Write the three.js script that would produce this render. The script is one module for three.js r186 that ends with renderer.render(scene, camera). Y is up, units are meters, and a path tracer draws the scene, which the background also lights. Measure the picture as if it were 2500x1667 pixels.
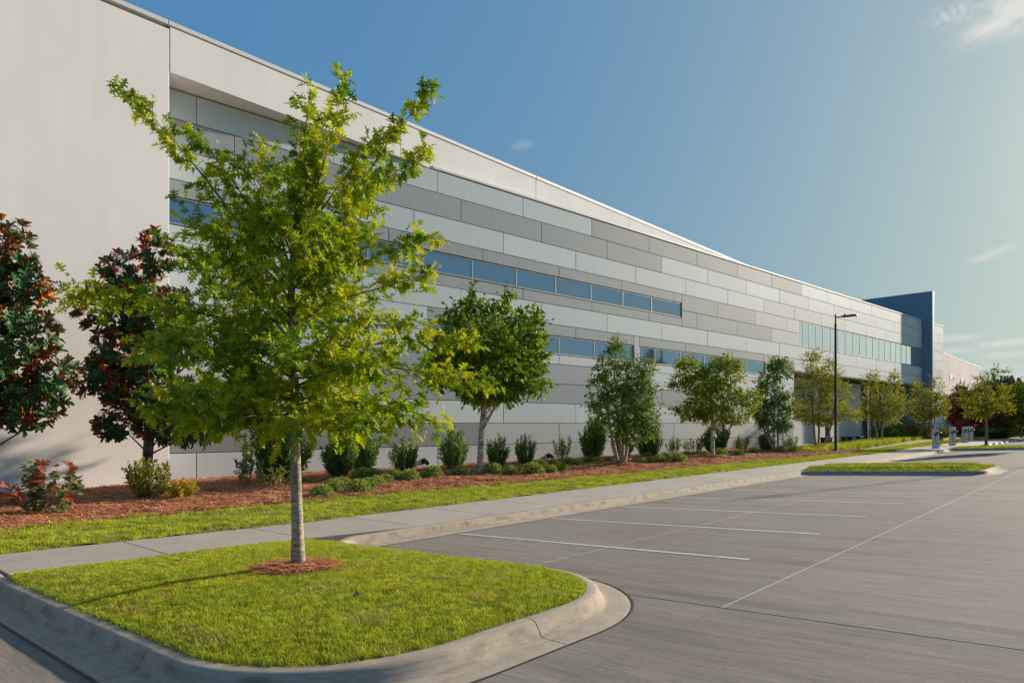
import * as THREE from 'three';
import { mergeGeometries } from 'three/addons/utils/BufferGeometryUtils.js';

// ---------------------------------------------------------------- camera, sky, sun, exposure
const W = 1024, H = 682;
const YAW = Math.atan(1492 / 1667);                 // the view axis is turned left of the kerb line
const scene = new THREE.Scene();
const camera = new THREE.PerspectiveCamera(53.14, W / H, 0.1, 2000);
camera.position.set(0, 1.936, 0);
camera.rotation.y = YAW;
camera.setViewOffset(2500, 1667, 0, -200.5, 2500, 1667);   // architectural shift lens: level camera, raised frame
camera.updateProjectionMatrix();

const SUN_AZ = THREE.MathUtils.degToRad(14.3), SUN_EL = THREE.MathUtils.degToRad(17);
const sunDir = new THREE.Vector3(Math.sin(SUN_AZ) * Math.cos(SUN_EL), Math.sin(SUN_EL), -Math.cos(SUN_AZ) * Math.cos(SUN_EL));
const SUN_POWER = 5, SKY_POWER = 0.606, EXPOSURE = 1.65;
const sun = new THREE.DirectionalLight(new THREE.Color().setRGB(1, 0.87, 0.70), SUN_POWER);
sun.position.copy(sunDir).multiplyScalar(180).add(new THREE.Vector3(-12, 0, -40));
sun.target.position.set(-12, 0, -40);
sun.castShadow = true;
sun.shadow.mapSize.set(4096, 4096);
Object.assign(sun.shadow.camera, { left: -110, right: 110, top: 90, bottom: -90, near: 1, far: 500 });
sun.shadow.radius = 1.6;
scene.add(sun, sun.target);

// ---------------------------------------------------------------- noise
function rng(seed) { let a = seed >>> 0; return () => { a = (a + 0x6D2B79F5) | 0; let t = Math.imul(a ^ (a >>> 15), 1 | a); t = (t + Math.imul(t ^ (t >>> 7), 61 | t)) ^ t; return ((t ^ (t >>> 14)) >>> 0) / 4294967296; }; }
function hash2(x, y, s) { let h = Math.imul(x, 374761393) + Math.imul(y, 668265263) + Math.imul(s, 974711); h = Math.imul(h ^ (h >>> 13), 1274126177); return ((h ^ (h >>> 16)) >>> 0) / 4294967296; }
const sm = t => t * t * (3 - 2 * t);
const clamp = (v, a = 0, b = 1) => Math.min(b, Math.max(a, v));
const step = (a, b, v) => sm(clamp((v - a) / (b - a)));
function noise(x, y, s = 0, px = 0, py = 0) {       // value noise, periodic when px, py are set
  const xi = Math.floor(x), yi = Math.floor(y), u = sm(x - xi), v = sm(y - yi);
  const w = (k, p) => p ? ((k % p) + p) % p : k;
  const a = hash2(w(xi, px), w(yi, py), s), b = hash2(w(xi + 1, px), w(yi, py), s), c = hash2(w(xi, px), w(yi + 1, py), s), d = hash2(w(xi + 1, px), w(yi + 1, py), s);
  return a + (b - a) * u + (c - a) * v + (a - b - c + d) * u * v;
}
function fbm(x, y, oct, s = 0, px = 0, py = 0) { let r = 0, a = 0.5, t = 0; for (let k = 0; k < oct; k++) { r += a * noise(x, y, s + k, px, py); t += a; a *= 0.5; x *= 2; y *= 2; px *= 2; py *= 2; } return r / t; }

// ---------------------------------------------------------------- sky: clear air, paler towards the sun and the horizon, a few cirrus wisps
{
  const w = 2048, h = 1024, data = new Float32Array(w * h * 4);
  const deg = Math.PI / 180;
  // cirrus patches: bearing right of the kerb line, elevation, half widths (deg), tilt, strength, ripple
  const wisps = [[-8.4, 26.8, 1.9, 0.6, 0.1, 0.7, 1], [-6.1, 25.6, 2.2, 0.5, 0.24, 0.95, 0], [-4.6, 26.6, 2.2, 0.6, 0.16, 0.95, 0], [-3.0, 25.6, 3.5, 0.9, 0.1, 0.9, 0.3], [-6.7, 11.5, 1.15, 0.2, 0.28, 0.8, 0],
    [-9.0, 6.0, 1.6, 0.17, 0, 0.95, 0], [-5.6, 5.5, 2.3, 0.19, 0.05, 0.95, 0], [-9.1, 5.1, 1.5, 0.13, 0, 0.85, 0], [-5.6, 4.7, 1.9, 0.14, 0, 0.8, 0], [-7.0, 3.9, 2.0, 0.15, 0, 0.45, 0], [-5.2, 3.2, 2.6, 0.22, 0, 0.4, 0], [-7.6, 4.4, 1.6, 0.09, 0.02, 0.4, 0],
    [-40.9, 22.2, 0.8, 0.3, 0.1, 0.22, 0.2], [8, 13, 6, 1.2, 0.1, 0.5, 0], [25, 24, 9, 1.6, 0.15, 0.5, 0], [60, 30, 12, 2, 0.1, 0.4, 0]];
  for (let j = 0; j < h; j++) {
    const el = ((j + 0.5) / h - 0.5) * Math.PI;
    for (let i = 0; i < w; i++) {
      const th = ((i + 0.5) / w - 0.5) * 2 * Math.PI;            // u = atan2(z, x) / 2pi + 0.5
      const dx = Math.cos(el) * Math.cos(th), dy = Math.sin(el), dz = Math.cos(el) * Math.sin(th);
      const e = Math.max(el, 0) / deg;
      const c = dx * sunDir.x + dy * sunDir.y + dz * sunDir.z, ang = Math.acos(clamp(c, -1, 1)) / deg;
      const hz = Math.exp(-e / 13);
      const near = Math.exp(-Math.pow(ang / 32, 1.6));
      const wide = Math.exp(-ang / 34);
      const deep = clamp(e / 75);
      let r = 0.042 + 0.40 * near + 0.06 * wide + 0.15 * hz, g = 0.220 + 0.34 * near + 0.06 * wide + 0.15 * hz, b = 0.475 + 0.09 * near + 0.03 * wide + 0.03 * hz;
      r += 0.03 * deep; g -= 0.015 * deep; b -= 0.06 * deep;
      const glow = Math.exp(-ang / 7) * 1.4; r += glow; g += glow * 0.86; b += glow * 0.62;
      const warm = hz * Math.exp(-ang / 45); r += 0.16 * warm; g += 0.10 * warm; b -= 0.06 * warm;
      if (el > 0) {
        const az = Math.atan2(dx, -dz) / deg;
        let cl = 0;
        for (const [a0, e0, wa, we, tilt, str, rip] of wisps) {
          const x = (az - a0) * Math.cos(el), y = e - e0 - tilt * x;
          if (Math.abs(x) > wa * 2 || Math.abs(y) > we * 2.6) continue;
          const env = Math.exp(-Math.pow(Math.abs(x) / wa, 2.6) - Math.pow(Math.abs(y) / we, 2));
          let n = fbm(x * 1.3 + 40, y * 5 + 40, 4, 11) * 1.15;
          if (rip) n = n * (1 - 0.55 * rip) + 0.55 * rip * (0.5 + 0.5 * Math.sin(x * 14 + y * 6 + 3 * noise(x * 2 + 9, y * 3 + 9, 5))) * step(0.2, 0.7, noise(x * 5 + 50, y * 9 + 50, 31));
          cl += env * str * step(0.18, 0.72, n);
        }
        cl = Math.min(cl, 0.92);
        r += (0.76 - r) * cl; g += (0.76 - g) * cl; b += (0.72 - b) * cl;
      }
      if (el < 0) { const k = clamp(-el / deg / 6); r += (0.20 - r) * k; g += (0.20 - g) * k; b += (0.17 - b) * k; }
      const o = (j * w + i) * 4;
      data[o] = r * SKY_POWER; data[o + 1] = g * SKY_POWER; data[o + 2] = b * SKY_POWER; data[o + 3] = 1;
    }
  }
  const t = new THREE.DataTexture(data, w, h, THREE.RGBAFormat, THREE.FloatType);
  t.mapping = THREE.EquirectangularReflectionMapping; t.magFilter = t.minFilter = THREE.LinearFilter; t.needsUpdate = true;
  scene.background = t; scene.environment = t;
}

// ---------------------------------------------------------------- helpers
const taken = new Map();
function numbered(n) { const k = taken.get(n) || 0; taken.set(n, k + 1); return k ? `${n}_${String(k).padStart(3, '0')}` : n; }
function tag(o, label, category, group) { o.userData.label = label; o.userData.category = category; if (group) o.userData.group = group; return o; }
function thing(name, label, category, [x, y, z] = [0, 0, 0], turn = 0, group) {
  const o = new THREE.Group(); o.name = numbered(name); o.position.set(x, y, z); o.rotation.y = turn; scene.add(o); return tag(o, label, category, group);
}
function part(name, geo, mat, parent) { const m = new THREE.Mesh(geo, mat); m.name = name; m.castShadow = m.receiveShadow = true; parent.add(m); return m; }
function single(name, geo, mat, label, category, group) { const m = part(numbered(name), geo, mat, scene); return tag(m, label, category, group); }
function structure(name, geo, mat) { const o = geo ? new THREE.Mesh(geo, mat) : new THREE.Group(); o.name = numbered(name); o.userData.kind = 'structure'; o.castShadow = o.receiveShadow = true; scene.add(o); return o; }
const rgb = (r, g, b) => new THREE.Color().setRGB(r, g, b);
function std(r, g, b, roughness = 0.8, metalness = 0, extra = {}) { return new THREE.MeshStandardMaterial({ color: rgb(r, g, b), roughness, metalness, side: THREE.DoubleSide, ...extra }); }
function box(w, h, d, x = 0, y = 0, z = 0) { return new THREE.BoxGeometry(w, h, d).translate(x, y, z); }
// a board with chamfered front edges: front at z = 0, body behind, lower left corner at (0, 0)
const boardCache = new Map();
function board(w, h, d = 0.05, b = 0.006) {
  const key = [w, h, d, b].map(v => v.toFixed(3)).join();
  if (boardCache.has(key)) return boardCache.get(key);
  const P = [], U = [];
  const quad = (a, b2, c, e) => { for (const p of [a, b2, c, a, c, e]) { P.push(...p); U.push(p[0] + p[2], p[1]); } };
  const f = [[b, b, 0], [w - b, b, 0], [w - b, h - b, 0], [b, h - b, 0]], m = [[0, 0, -b], [w, 0, -b], [w, h, -b], [0, h, -b]], k = [[0, 0, -d], [w, 0, -d], [w, h, -d], [0, h, -d]];
  quad(...f);
  for (let i = 0; i < 4; i++) { const j = (i + 1) % 4; quad(m[i], m[j], f[j], f[i]); quad(k[i], k[j], m[j], m[i]); }
  quad(k[3], k[2], k[1], k[0]);
  const g = new THREE.BufferGeometry(); g.setAttribute('position', new THREE.Float32BufferAttribute(P, 3)); g.setAttribute('uv', new THREE.Float32BufferAttribute(U, 2)); g.computeVertexNormals();
  boardCache.set(key, g); return g;
}
// a flat convex piece lying on the ground, chamfered along its top edge; uv in metres
function slabGeo(poly, yTop, depth, b = 0.008) {
  const cx = poly.reduce((s, p) => s + p[0], 0) / poly.length, cz = poly.reduce((s, p) => s + p[1], 0) / poly.length;
  const inn = poly.map(([x, z]) => { const dx = cx - x, dz = cz - z, l = Math.hypot(dx, dz); return [x + dx / l * b * 1.4, z + dz / l * b * 1.4]; });
  const P = [], U = [];
  const add = (...ps) => { for (const p of ps) { P.push(...p); U.push(p[0], p[2]); } };
  const n = poly.length;
  for (let i = 1; i < n - 1; i++) add([inn[0][0], yTop(...inn[0]), inn[0][1]], [inn[i + 1][0], yTop(...inn[i + 1]), inn[i + 1][1]], [inn[i][0], yTop(...inn[i]), inn[i][1]]);
  for (let i = 0; i < n; i++) {
    const j = (i + 1) % n, a = poly[i], c = poly[j], ia = inn[i], ic = inn[j];
    const A = [a[0], yTop(...a) - b, a[1]], C = [c[0], yTop(...c) - b, c[1]], IA = [ia[0], yTop(...ia), ia[1]], IC = [ic[0], yTop(...ic), ic[1]], A2 = [a[0], A[1] - depth, a[1]], C2 = [c[0], C[1] - depth, c[1]];
    add(A, IA, IC, A, IC, C); add(A2, A, C, A2, C, C2);
  }
  const g = new THREE.BufferGeometry(); g.setAttribute('position', new THREE.Float32BufferAttribute(P, 3)); g.setAttribute('uv', new THREE.Float32BufferAttribute(U, 2)); g.computeVertexNormals(); return g;
}
function tube(pts, radii, sides = 7) {               // tapered limb through points
  const cv = new THREE.CatmullRomCurve3(pts.map(p => new THREE.Vector3(...p))), n = Math.max(4, (pts.length - 1) * 4), P = [], U = [], I = [];
  const up = new THREE.Vector3(0.3, 0.1, 0.95); let len = 0, prev = null;
  for (let i = 0; i <= n; i++) {
    const t = i / n, c = cv.getPoint(t), tg = cv.getTangent(t), a = new THREE.Vector3().crossVectors(up, tg).normalize(), b = new THREE.Vector3().crossVectors(tg, a);
    const f = t * (radii.length - 1), k = Math.min(radii.length - 2, Math.floor(f)), r = radii[k] + (radii[k + 1] - radii[k]) * (f - k);
    if (prev) len += c.distanceTo(prev); prev = c;
    for (let s = 0; s <= sides; s++) { const w = s / sides * 2 * Math.PI, q = c.clone().addScaledVector(a, Math.cos(w) * r).addScaledVector(b, Math.sin(w) * r); P.push(q.x, q.y, q.z); U.push(s / sides, len); }
  }
  for (let i = 0; i < n; i++) for (let s = 0; s < sides; s++) { const a = i * (sides + 1) + s, b = a + sides + 1; I.push(a, a + 1, b, b, a + 1, b + 1); }
  const g = new THREE.BufferGeometry(); g.setAttribute('position', new THREE.Float32BufferAttribute(P, 3)); g.setAttribute('uv', new THREE.Float32BufferAttribute(U, 2)); g.setIndex(I); g.computeVertexNormals(); return g;
}
function pixels(w, h, fn, srgb = true) {              // fn returns linear-ish values 0..1 (stored as sRGB bytes when srgb)
  const d = new Uint8Array(w * h * 4), enc = v => Math.round(255 * (srgb ? (v <= 0.0031308 ? 12.92 * v : 1.055 * Math.pow(clamp(v), 1 / 2.4) - 0.055) : clamp(v)));
  for (let j = 0; j < h; j++) for (let i = 0; i < w; i++) { const c = fn(i / w, j / h, i, j), o = (j * w + i) * 4; d[o] = enc(c[0]); d[o + 1] = enc(c[1]); d[o + 2] = enc(c[2]); d[o + 3] = 255; }
  const t = new THREE.DataTexture(d, w, h); t.wrapS = t.wrapT = THREE.RepeatWrapping; t.magFilter = THREE.LinearFilter; t.minFilter = THREE.LinearMipmapLinearFilter; t.generateMipmaps = true;
  if (srgb) t.colorSpace = THREE.SRGBColorSpace; t.needsUpdate = true; return t;
}
function repeated(t, x, y) { const c = t.clone(); c.repeat.set(x, y); c.needsUpdate = true; return c; }

// ---------------------------------------------------------------- materials
// broomed concrete: fine streaks across the stalls, blotches, pale aggregate specks and dark pits; one tile is 14 m
const lotTile = pixels(2048, 2048, (u, v, i, j) => {
  let k = 1;
  k *= 0.84 + 0.32 * fbm(u * 7, v * 7, 4, 3, 7, 7);                                         // blotches
  k *= 0.86 + 0.28 * fbm(u * 9, v * 160, 3, 21, 9, 160);                                    // broad broom streaks
  k *= 0.84 + 0.32 * noise(u * 60, v * 700, 33, 60, 700);                                   // fine broom streaks
  k *= 0.87 + 0.26 * hash2(i, j, 5);
  const dirt = fbm(u * 5, v * 34, 4, 51, 5, 34); k *= 1 - 0.20 * step(0.58, 0.82, dirt);
  const s = hash2(i >> 1, j >> 1, 77); if (s > 0.9982) k *= 1.7; else if (s < 0.0012) k *= 0.5;
  return [0.222 * k, 0.194 * k, 0.166 * k];
});
const lotMats = [1, 0.93, 1.06].map(m => { const t = repeated(lotTile, 1 / 14, 1 / 14); return new THREE.MeshPhysicalMaterial({ map: t, color: rgb(m, m, m), roughness: 0.95, specularIntensity: 0.25, bumpMap: t, bumpScale: 0.004, side: THREE.DoubleSide }); });
const walkTile = pixels(1024, 1024, (u, v, i, j) => {
  let k = (0.88 + 0.24 * fbm(u * 6, v * 6, 5, 3, 6, 6)) * (0.92 + 0.16 * noise(u * 20, v * 260, 13, 20, 260)) * (0.93 + 0.14 * hash2(i, j, 8));
  if (hash2(i >> 1, j >> 1, 9) > 0.9985) k *= 0.55;
  return [0.35 * k, 0.305 * k, 0.257 * k];
});
const walkMats = [1, 0.95, 1.05].map(m => new THREE.MeshStandardMaterial({ map: repeated(walkTile, 1 / 3.3, 1 / 3.3), color: rgb(m, m, m), roughness: 0.88, bumpMap: repeated(walkTile, 1 / 3.3, 1 / 3.3), bumpScale: 0.002, side: THREE.DoubleSide }));
// kerb: u runs along the kerb in metres, v along its section; scuffs and grime stains with ragged outlines on the face
const kerbTile = pixels(2048, 512, (u, v, i, j) => {
  let k = (0.86 + 0.28 * fbm(u * 60, v * 8, 4, 3, 60, 8)) * (0.9 + 0.2 * noise(u * 260, v * 60, 13, 260, 60)) * (0.93 + 0.14 * hash2(i, j, 8));
  const stain = fbm(u * 34, v * 5, 5, 41, 34, 5), scuff = fbm(u * 12, v * 90, 3, 61, 12, 90);
  k *= (1 - 0.34 * step(0.36, 0.74, stain) * step(0.28, 0.42, v + 0.12 * (stain - 0.5)) * (1 - step(0.62, 0.74, v + 0.2 * (stain - 0.5)))) * (1 - 0.16 * step(0.5, 0.8, scuff));
  if (hash2(i >> 1, j >> 1, 9) > 0.998) k *= 0.5;
  return [0.36 * k, 0.295 * k, 0.225 * k];
});
const kerbMat = new THREE.MeshStandardMaterial({ map: repeated(kerbTile, 1 / 8, 1), roughness: 0.9, bumpMap: repeated(kerbTile, 1 / 8, 1), bumpScale: 0.003, side: THREE.DoubleSide });
const sealDark = std(0.03, 0.03, 0.03, 0.7), sealPale = std(0.52, 0.50, 0.46, 0.9);
const paintTile = pixels(256, 512, (u, v, i, j) => { const wear = fbm(u * 8, v * 60, 4, 6, 8, 60), k = 0.9 + 0.2 * hash2(i, j, 2), m = step(0.60, 0.72, wear); return [(0.50 - 0.22 * m) * k, (0.49 - 0.22 * m) * k, (0.46 - 0.22 * m) * k]; });
const paintMat = new THREE.MeshStandardMaterial({ map: paintTile, roughness: 0.8, side: THREE.DoubleSide });
const stuccoTile = pixels(1024, 1024, (u, v, i, j) => { const k = (0.95 + 0.10 * fbm(u * 5, v * 5, 5, 4, 5, 5)) * (0.97 + 0.06 * fbm(u * 14, v * 3, 3, 44, 14, 3)) * (0.96 + 0.08 * hash2(i, j, 3)); return [0.73 * k, 0.705 * k, 0.69 * k]; });
const stuccoMat = new THREE.MeshStandardMaterial({ map: repeated(stuccoTile, 1 / 4.7, 1 / 4.7), bumpMap: repeated(stuccoTile, 1 / 4.7, 1 / 4.7), bumpScale: 0.002, roughness: 0.9, side: THREE.DoubleSide });
const panelTile = pixels(1024, 1024, (u, v, i, j) => { const k = (0.965 + 0.07 * fbm(u * 40, v * 6, 4, 4, 40, 6)) * (0.97 + 0.06 * fbm(u * 4, v * 4, 4, 14, 4, 4)) * (0.975 + 0.05 * hash2(i, j, 3)); return [k * 0.95, k * 0.95, k * 0.95]; });
const panelMap = repeated(panelTile, 1 / 5.3, 1 / 5.3);
function panelMat(r, g, b, rough) { return new THREE.MeshPhysicalMaterial({ map: panelMap, color: rgb(r, g, b), roughness: rough + 0.22, metalness: 0, specularIntensity: 0.4, side: THREE.DoubleSide }); }
const panelSets = { L: [0, 1, 2].map(k => panelMat(0.52 + 0.03 * k, 0.58 + 0.03 * k, 0.605 + 0.028 * k, 0.42 + 0.02 * k)), M: [0, 1].map(k => panelMat(0.46 + 0.03 * k, 0.475 + 0.03 * k, 0.475 + 0.03 * k, 0.43)), G: [0, 1, 2].map(k => panelMat(0.29 + 0.025 * k, 0.33 + 0.024 * k, 0.345 + 0.023 * k, 0.42 + 0.02 * k)), D: [0, 1].map(k => panelMat(0.25 + 0.03 * k, 0.265 + 0.03 * k, 0.27 + 0.03 * k, 0.42)) };
const copingMat = std(0.60, 0.59, 0.57, 0.6, 0.1), frameMat = std(0.34, 0.33, 0.31, 0.45, 0.3), darkBack = std(0.05, 0.05, 0.05, 0.9);
const glassMat = new THREE.MeshPhysicalMaterial({ color: rgb(0.25, 0.36, 0.46), roughness: 0.04, metalness: 0.85, side: THREE.DoubleSide });
const glassTall = new THREE.MeshPhysicalMaterial({ color: rgb(0.68, 0.77, 0.82), roughness: 0.05, metalness: 0.85, side: THREE.DoubleSide });
const finMat = new THREE.MeshStandardMaterial({ map: repeated(panelTile, 1 / 5, 1 / 5), color: rgb(0.15, 0.24, 0.335), roughness: 0.55, side: THREE.DoubleSide });
const blueSteel = std(0.03, 0.05, 0.075, 0.5), blackMetal = std(0.018, 0.018, 0.02, 0.45, 0.2);
const mulchTile = pixels(1024, 1024, (u, v, i, j) => { const a = fbm(u * 22, v * 22, 4, 3, 22, 22), n = noise(u * 170, v * 40, 5, 170, 40) * 0.5 + noise(u * 40, v * 170, 6, 40, 170) * 0.5, k = (0.55 + 0.9 * a) * (0.5 + n) * (0.8 + 0.4 * hash2(i, j, 1)); return [0.42 * k, 0.165 * k, 0.075 * k]; });
const mulchMat = new THREE.MeshStandardMaterial({ map: repeated(mulchTile, 1 / 2.3, 1 / 2.3), bumpMap: repeated(mulchTile, 1 / 2.3, 1 / 2.3), bumpScale: 0.02, roughness: 0.95, side: THREE.DoubleSide });
const turfTile = pixels(1024, 1024, (u, v, i, j) => { const k = (0.6 + 0.8 * fbm(u * 12, v * 12, 5, 3, 12, 12)) * (0.6 + 0.8 * noise(u * 200, v * 200, 6, 200, 200)), y = fbm(u * 6, v * 6, 3, 9, 6, 6); return [(0.12 + 0.07 * y) * k, (0.15 + 0.02 * y) * k, 0.02 * k]; });
const turfMat = new THREE.MeshStandardMaterial({ map: repeated(turfTile, 1 / 3.1, 1 / 3.1), bumpMap: repeated(turfTile, 1 / 3.1, 1 / 3.1), bumpScale: 0.02, roughness: 0.95, side: THREE.DoubleSide });
function barkMat(r, g, b, rings) {
  const t = pixels(256, 512, (u, v, i, j) => { const n = fbm(u * 6, v * (rings ? 70 : 24), 4, 17, 6, rings ? 70 : 24), m = fbm(u * 5, v * 9, 4, 27, 5, 9), k = (0.15 + 1.6 * n) * (0.35 + 1.25 * m) * (0.85 + 0.3 * hash2(i, j, 1)); return [r * k, g * k, b * k]; });
  return new THREE.MeshStandardMaterial({ map: t, bumpMap: t, bumpScale: 0.006, roughness: 0.9, side: THREE.DoubleSide });
}
const oakBark = barkMat(0.30, 0.255, 0.20, true), paleBark = barkMat(0.36, 0.31, 0.26, false), darkBark = barkMat(0.15, 0.115, 0.085, false), birchBark = barkMat(0.30, 0.20, 0.15, true), twigBark = barkMat(0.17, 0.125, 0.085, false);
function leafMat(r, g, b, through = 0.4, rough = 0.75) { return new THREE.MeshPhysicalMaterial({ color: rgb(r, g, b), roughness: rough, transmission: through, thickness: 0, side: THREE.DoubleSide, specularIntensity: 0.3 }); }

// ---------------------------------------------------------------- ground heights (metres)
const lotY = x => 0.046 * (Math.min(x, 2) + 8.7);
const sx = z => -0.1 * clamp(z + 7, 0, 8);            // the walk swings a little towards the bed at its near end
const walkL = z => -11.25 + sx(z) - 0.75 * step(50, 62, -z);
const walkR = z => z > -6 ? -9.45 + 0.9 * sx(z) : -9.2;
const walkY = x => 0.115 + 0.012 * (x + 11.2);
const bedEdge = z => { const t = -z; return t < 10 ? -14.15 : t < 22 ? -14.15 + 0.85 * (t - 10) / 12 : t < 45 ? -13.3 + 0.8 * (t - 22) / 23 : -12.5; };
const mounds = [[-16.6, -16.88, 0.13, 0.9], [-15.5, -24.05, 0.17, 1.0], [-15.5, -32.58, 0.18, 1.0], [-15.66, -41.31, 0.14, 0.9], [-14.87, -46.69, 0.15, 1.0]];
function bedY(x, z) {
  let y = 0.12 + 0.08 * (fbm(x * 1.1 + 90, z * 1.1 + 400, 3, 71) - 0.5) + 0.05 * (noise(x * 4 + 90, z * 4 + 900, 72) - 0.5);
  y += step(40, 75, -z) * 0.34 * step(-12, -13.4, x);
  for (const [mx, mz, h, r] of mounds) { const d = Math.hypot(x - mx, z - mz); if (d < 2 * r) y += h * Math.exp(-d * d / (r * r * 0.6)); }
  return y - 0.03 * step(-18.5, -21, x);
}
const stripY = (x, z) => 0.135 + 0.085 * (fbm(x * 2.2 + 90, z * 2.2 + 400, 3, 81) - 0.5) + 0.035 * (noise(x * 5 + 90, z * 5 + 900, 82) - 0.5) + step(40, 75, -z) * 0.30 * step(-12, -13.4, x) - 0.03 * step(-0.22, 0, x - walkL(z));

// far ground sheet out to the horizon
structure('ground', new THREE.PlaneGeometry(1600, 1600).rotateX(-Math.PI / 2).translate(0, -0.32, -200), turfMat).geometry.attributes.uv.array.forEach((v, i, a) => { a[i] = v * 1600; });

// ---------------------------------------------------------------- parking lot of concrete slabs with sealed joints
const lot = structure('parking_lot');
{
  const gap = 0.006, R = rng(5), sealGrey = std(0.13, 0.118, 0.10, 0.9);
  const rows = [[7, -5.85, [-14, -10.4, -6.9, -2.7, 0.4, 3.5, 6.6, 9.7, 12.8]], [-5.85, -17.6, [-9.12, -5.55, -2.7, -0.77, 2.3, 5.4, 8.5, 11.6, 14]]];
  for (let z = -17.6; z > -120; z -= 11.75) rows.push([z, z - 11.75, [z < -62 ? -10.4 : -9.12, -5.55, -2.7, 0.4, 3.5, 6.6, 9.7, 12.8]]);
  rows.forEach(([z0, z1, xs], r) => {
    for (let i = 0; i < xs.length - 1; i++) {
      const a = xs[i] + gap, b = xs[i + 1] - gap;
      part('slab', slabGeo([[a, z0 - gap], [b, z0 - gap], [b, z1 + gap], [a, z1 + gap]], x => lotY(x), 0.15, 0.004), lotMats[Math.floor(R() * 3)], lot);
    }
    for (const x of xs) if (x > -9 && x < 4) part('joint_sealant', box(gap * 2, 0.1, z0 - z1 - 0.02, x, lotY(x) - 0.0515, (z0 + z1) / 2), x === -0.77 || z0 > 0 ? sealGrey : sealPale, lot);
    const zs = part('joint_sealant', box(26, 0.1, gap * 2, 4, 0, 0), sealGrey, lot); zs.geometry.applyMatrix4(new THREE.Matrix4().makeRotationZ(Math.atan(0.046)).setPosition(0, 0.046 * 8.7 - 0.056, z1));
  });
  // stall lines, thermoplastic lying on the slabs
  [-8.31, -10.92, -13.53, -16.24, -18.9, -21.55, -24.2, -33.6, -36.2, -38.8, -41.4, -44, -46.6].forEach((z, i) => {
    const L = i < 7 ? 5.2 : 4.9, g = new THREE.PlaneGeometry(0.1, L).rotateX(-Math.PI / 2).rotateY(Math.PI / 2).rotateZ(Math.atan(0.046));
    part('stall_line', g.translate(-8.66 + L / 2, lotY(-8.66 + L / 2) + 0.004, z), paintMat, lot);
  });
}

// ---------------------------------------------------------------- kerb and gutter, cast in lengths along the walk and round the islands
const kerbPath = [];
{
  const P = [[-14, -2.05]];
  const arc = (cx, cz, r, a0, a1, n = 10) => { for (let i = 0; i <= n; i++) { const a = (a0 + (a1 - a0) * i / n) * Math.PI / 180; P.push([cx + r * Math.cos(a), cz - r * Math.sin(a)]); } };
  arc(-4.85, -3.3, 1.25, -90, 0, 14); arc(-4.9, -4.55, 1.3, 0, 90, 14); arc(-8.6, -6.45, 0.6, 270, 180, 6);
  arc(-8.6, -26.3, 0.6, 180, 90, 6); arc(-4.1, -27.5, 0.6, -90, 0); arc(-4.1, -30.4, 0.6, 0, 90); arc(-8.6, -31.6, 0.6, 270, 180, 6);
  arc(-8.6, -56.4, 0.6, 180, 90, 6); arc(7, -58, 1, -90, 0); arc(7, -61, 1, 0, 90); arc(-8.9, -62.6, 0.6, 270, 180, 6);
  arc(-9.7, -94.4, 0.6, 180, 90, 6); P.push([9, -95]);
  for (let i = 0; i < P.length - 1; i++) { const [a, b] = [P[i], P[i + 1]], d = Math.hypot(b[0] - a[0], b[1] - a[1]); if (d < 1e-4) continue; const n = Math.max(1, Math.round(d / 0.4)); for (let k = 0; k < n; k++) kerbPath.push([a[0] + (b[0] - a[0]) * k / n, a[1] + (b[1] - a[1]) * k / n]); }
  kerbPath.push(P[P.length - 1]);
}
const kerbTop = (x, z) => (z < -6.2 && x < -8.9) ? 0.145 : Math.max(lotY(x) + 0.15, 0.115);
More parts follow.
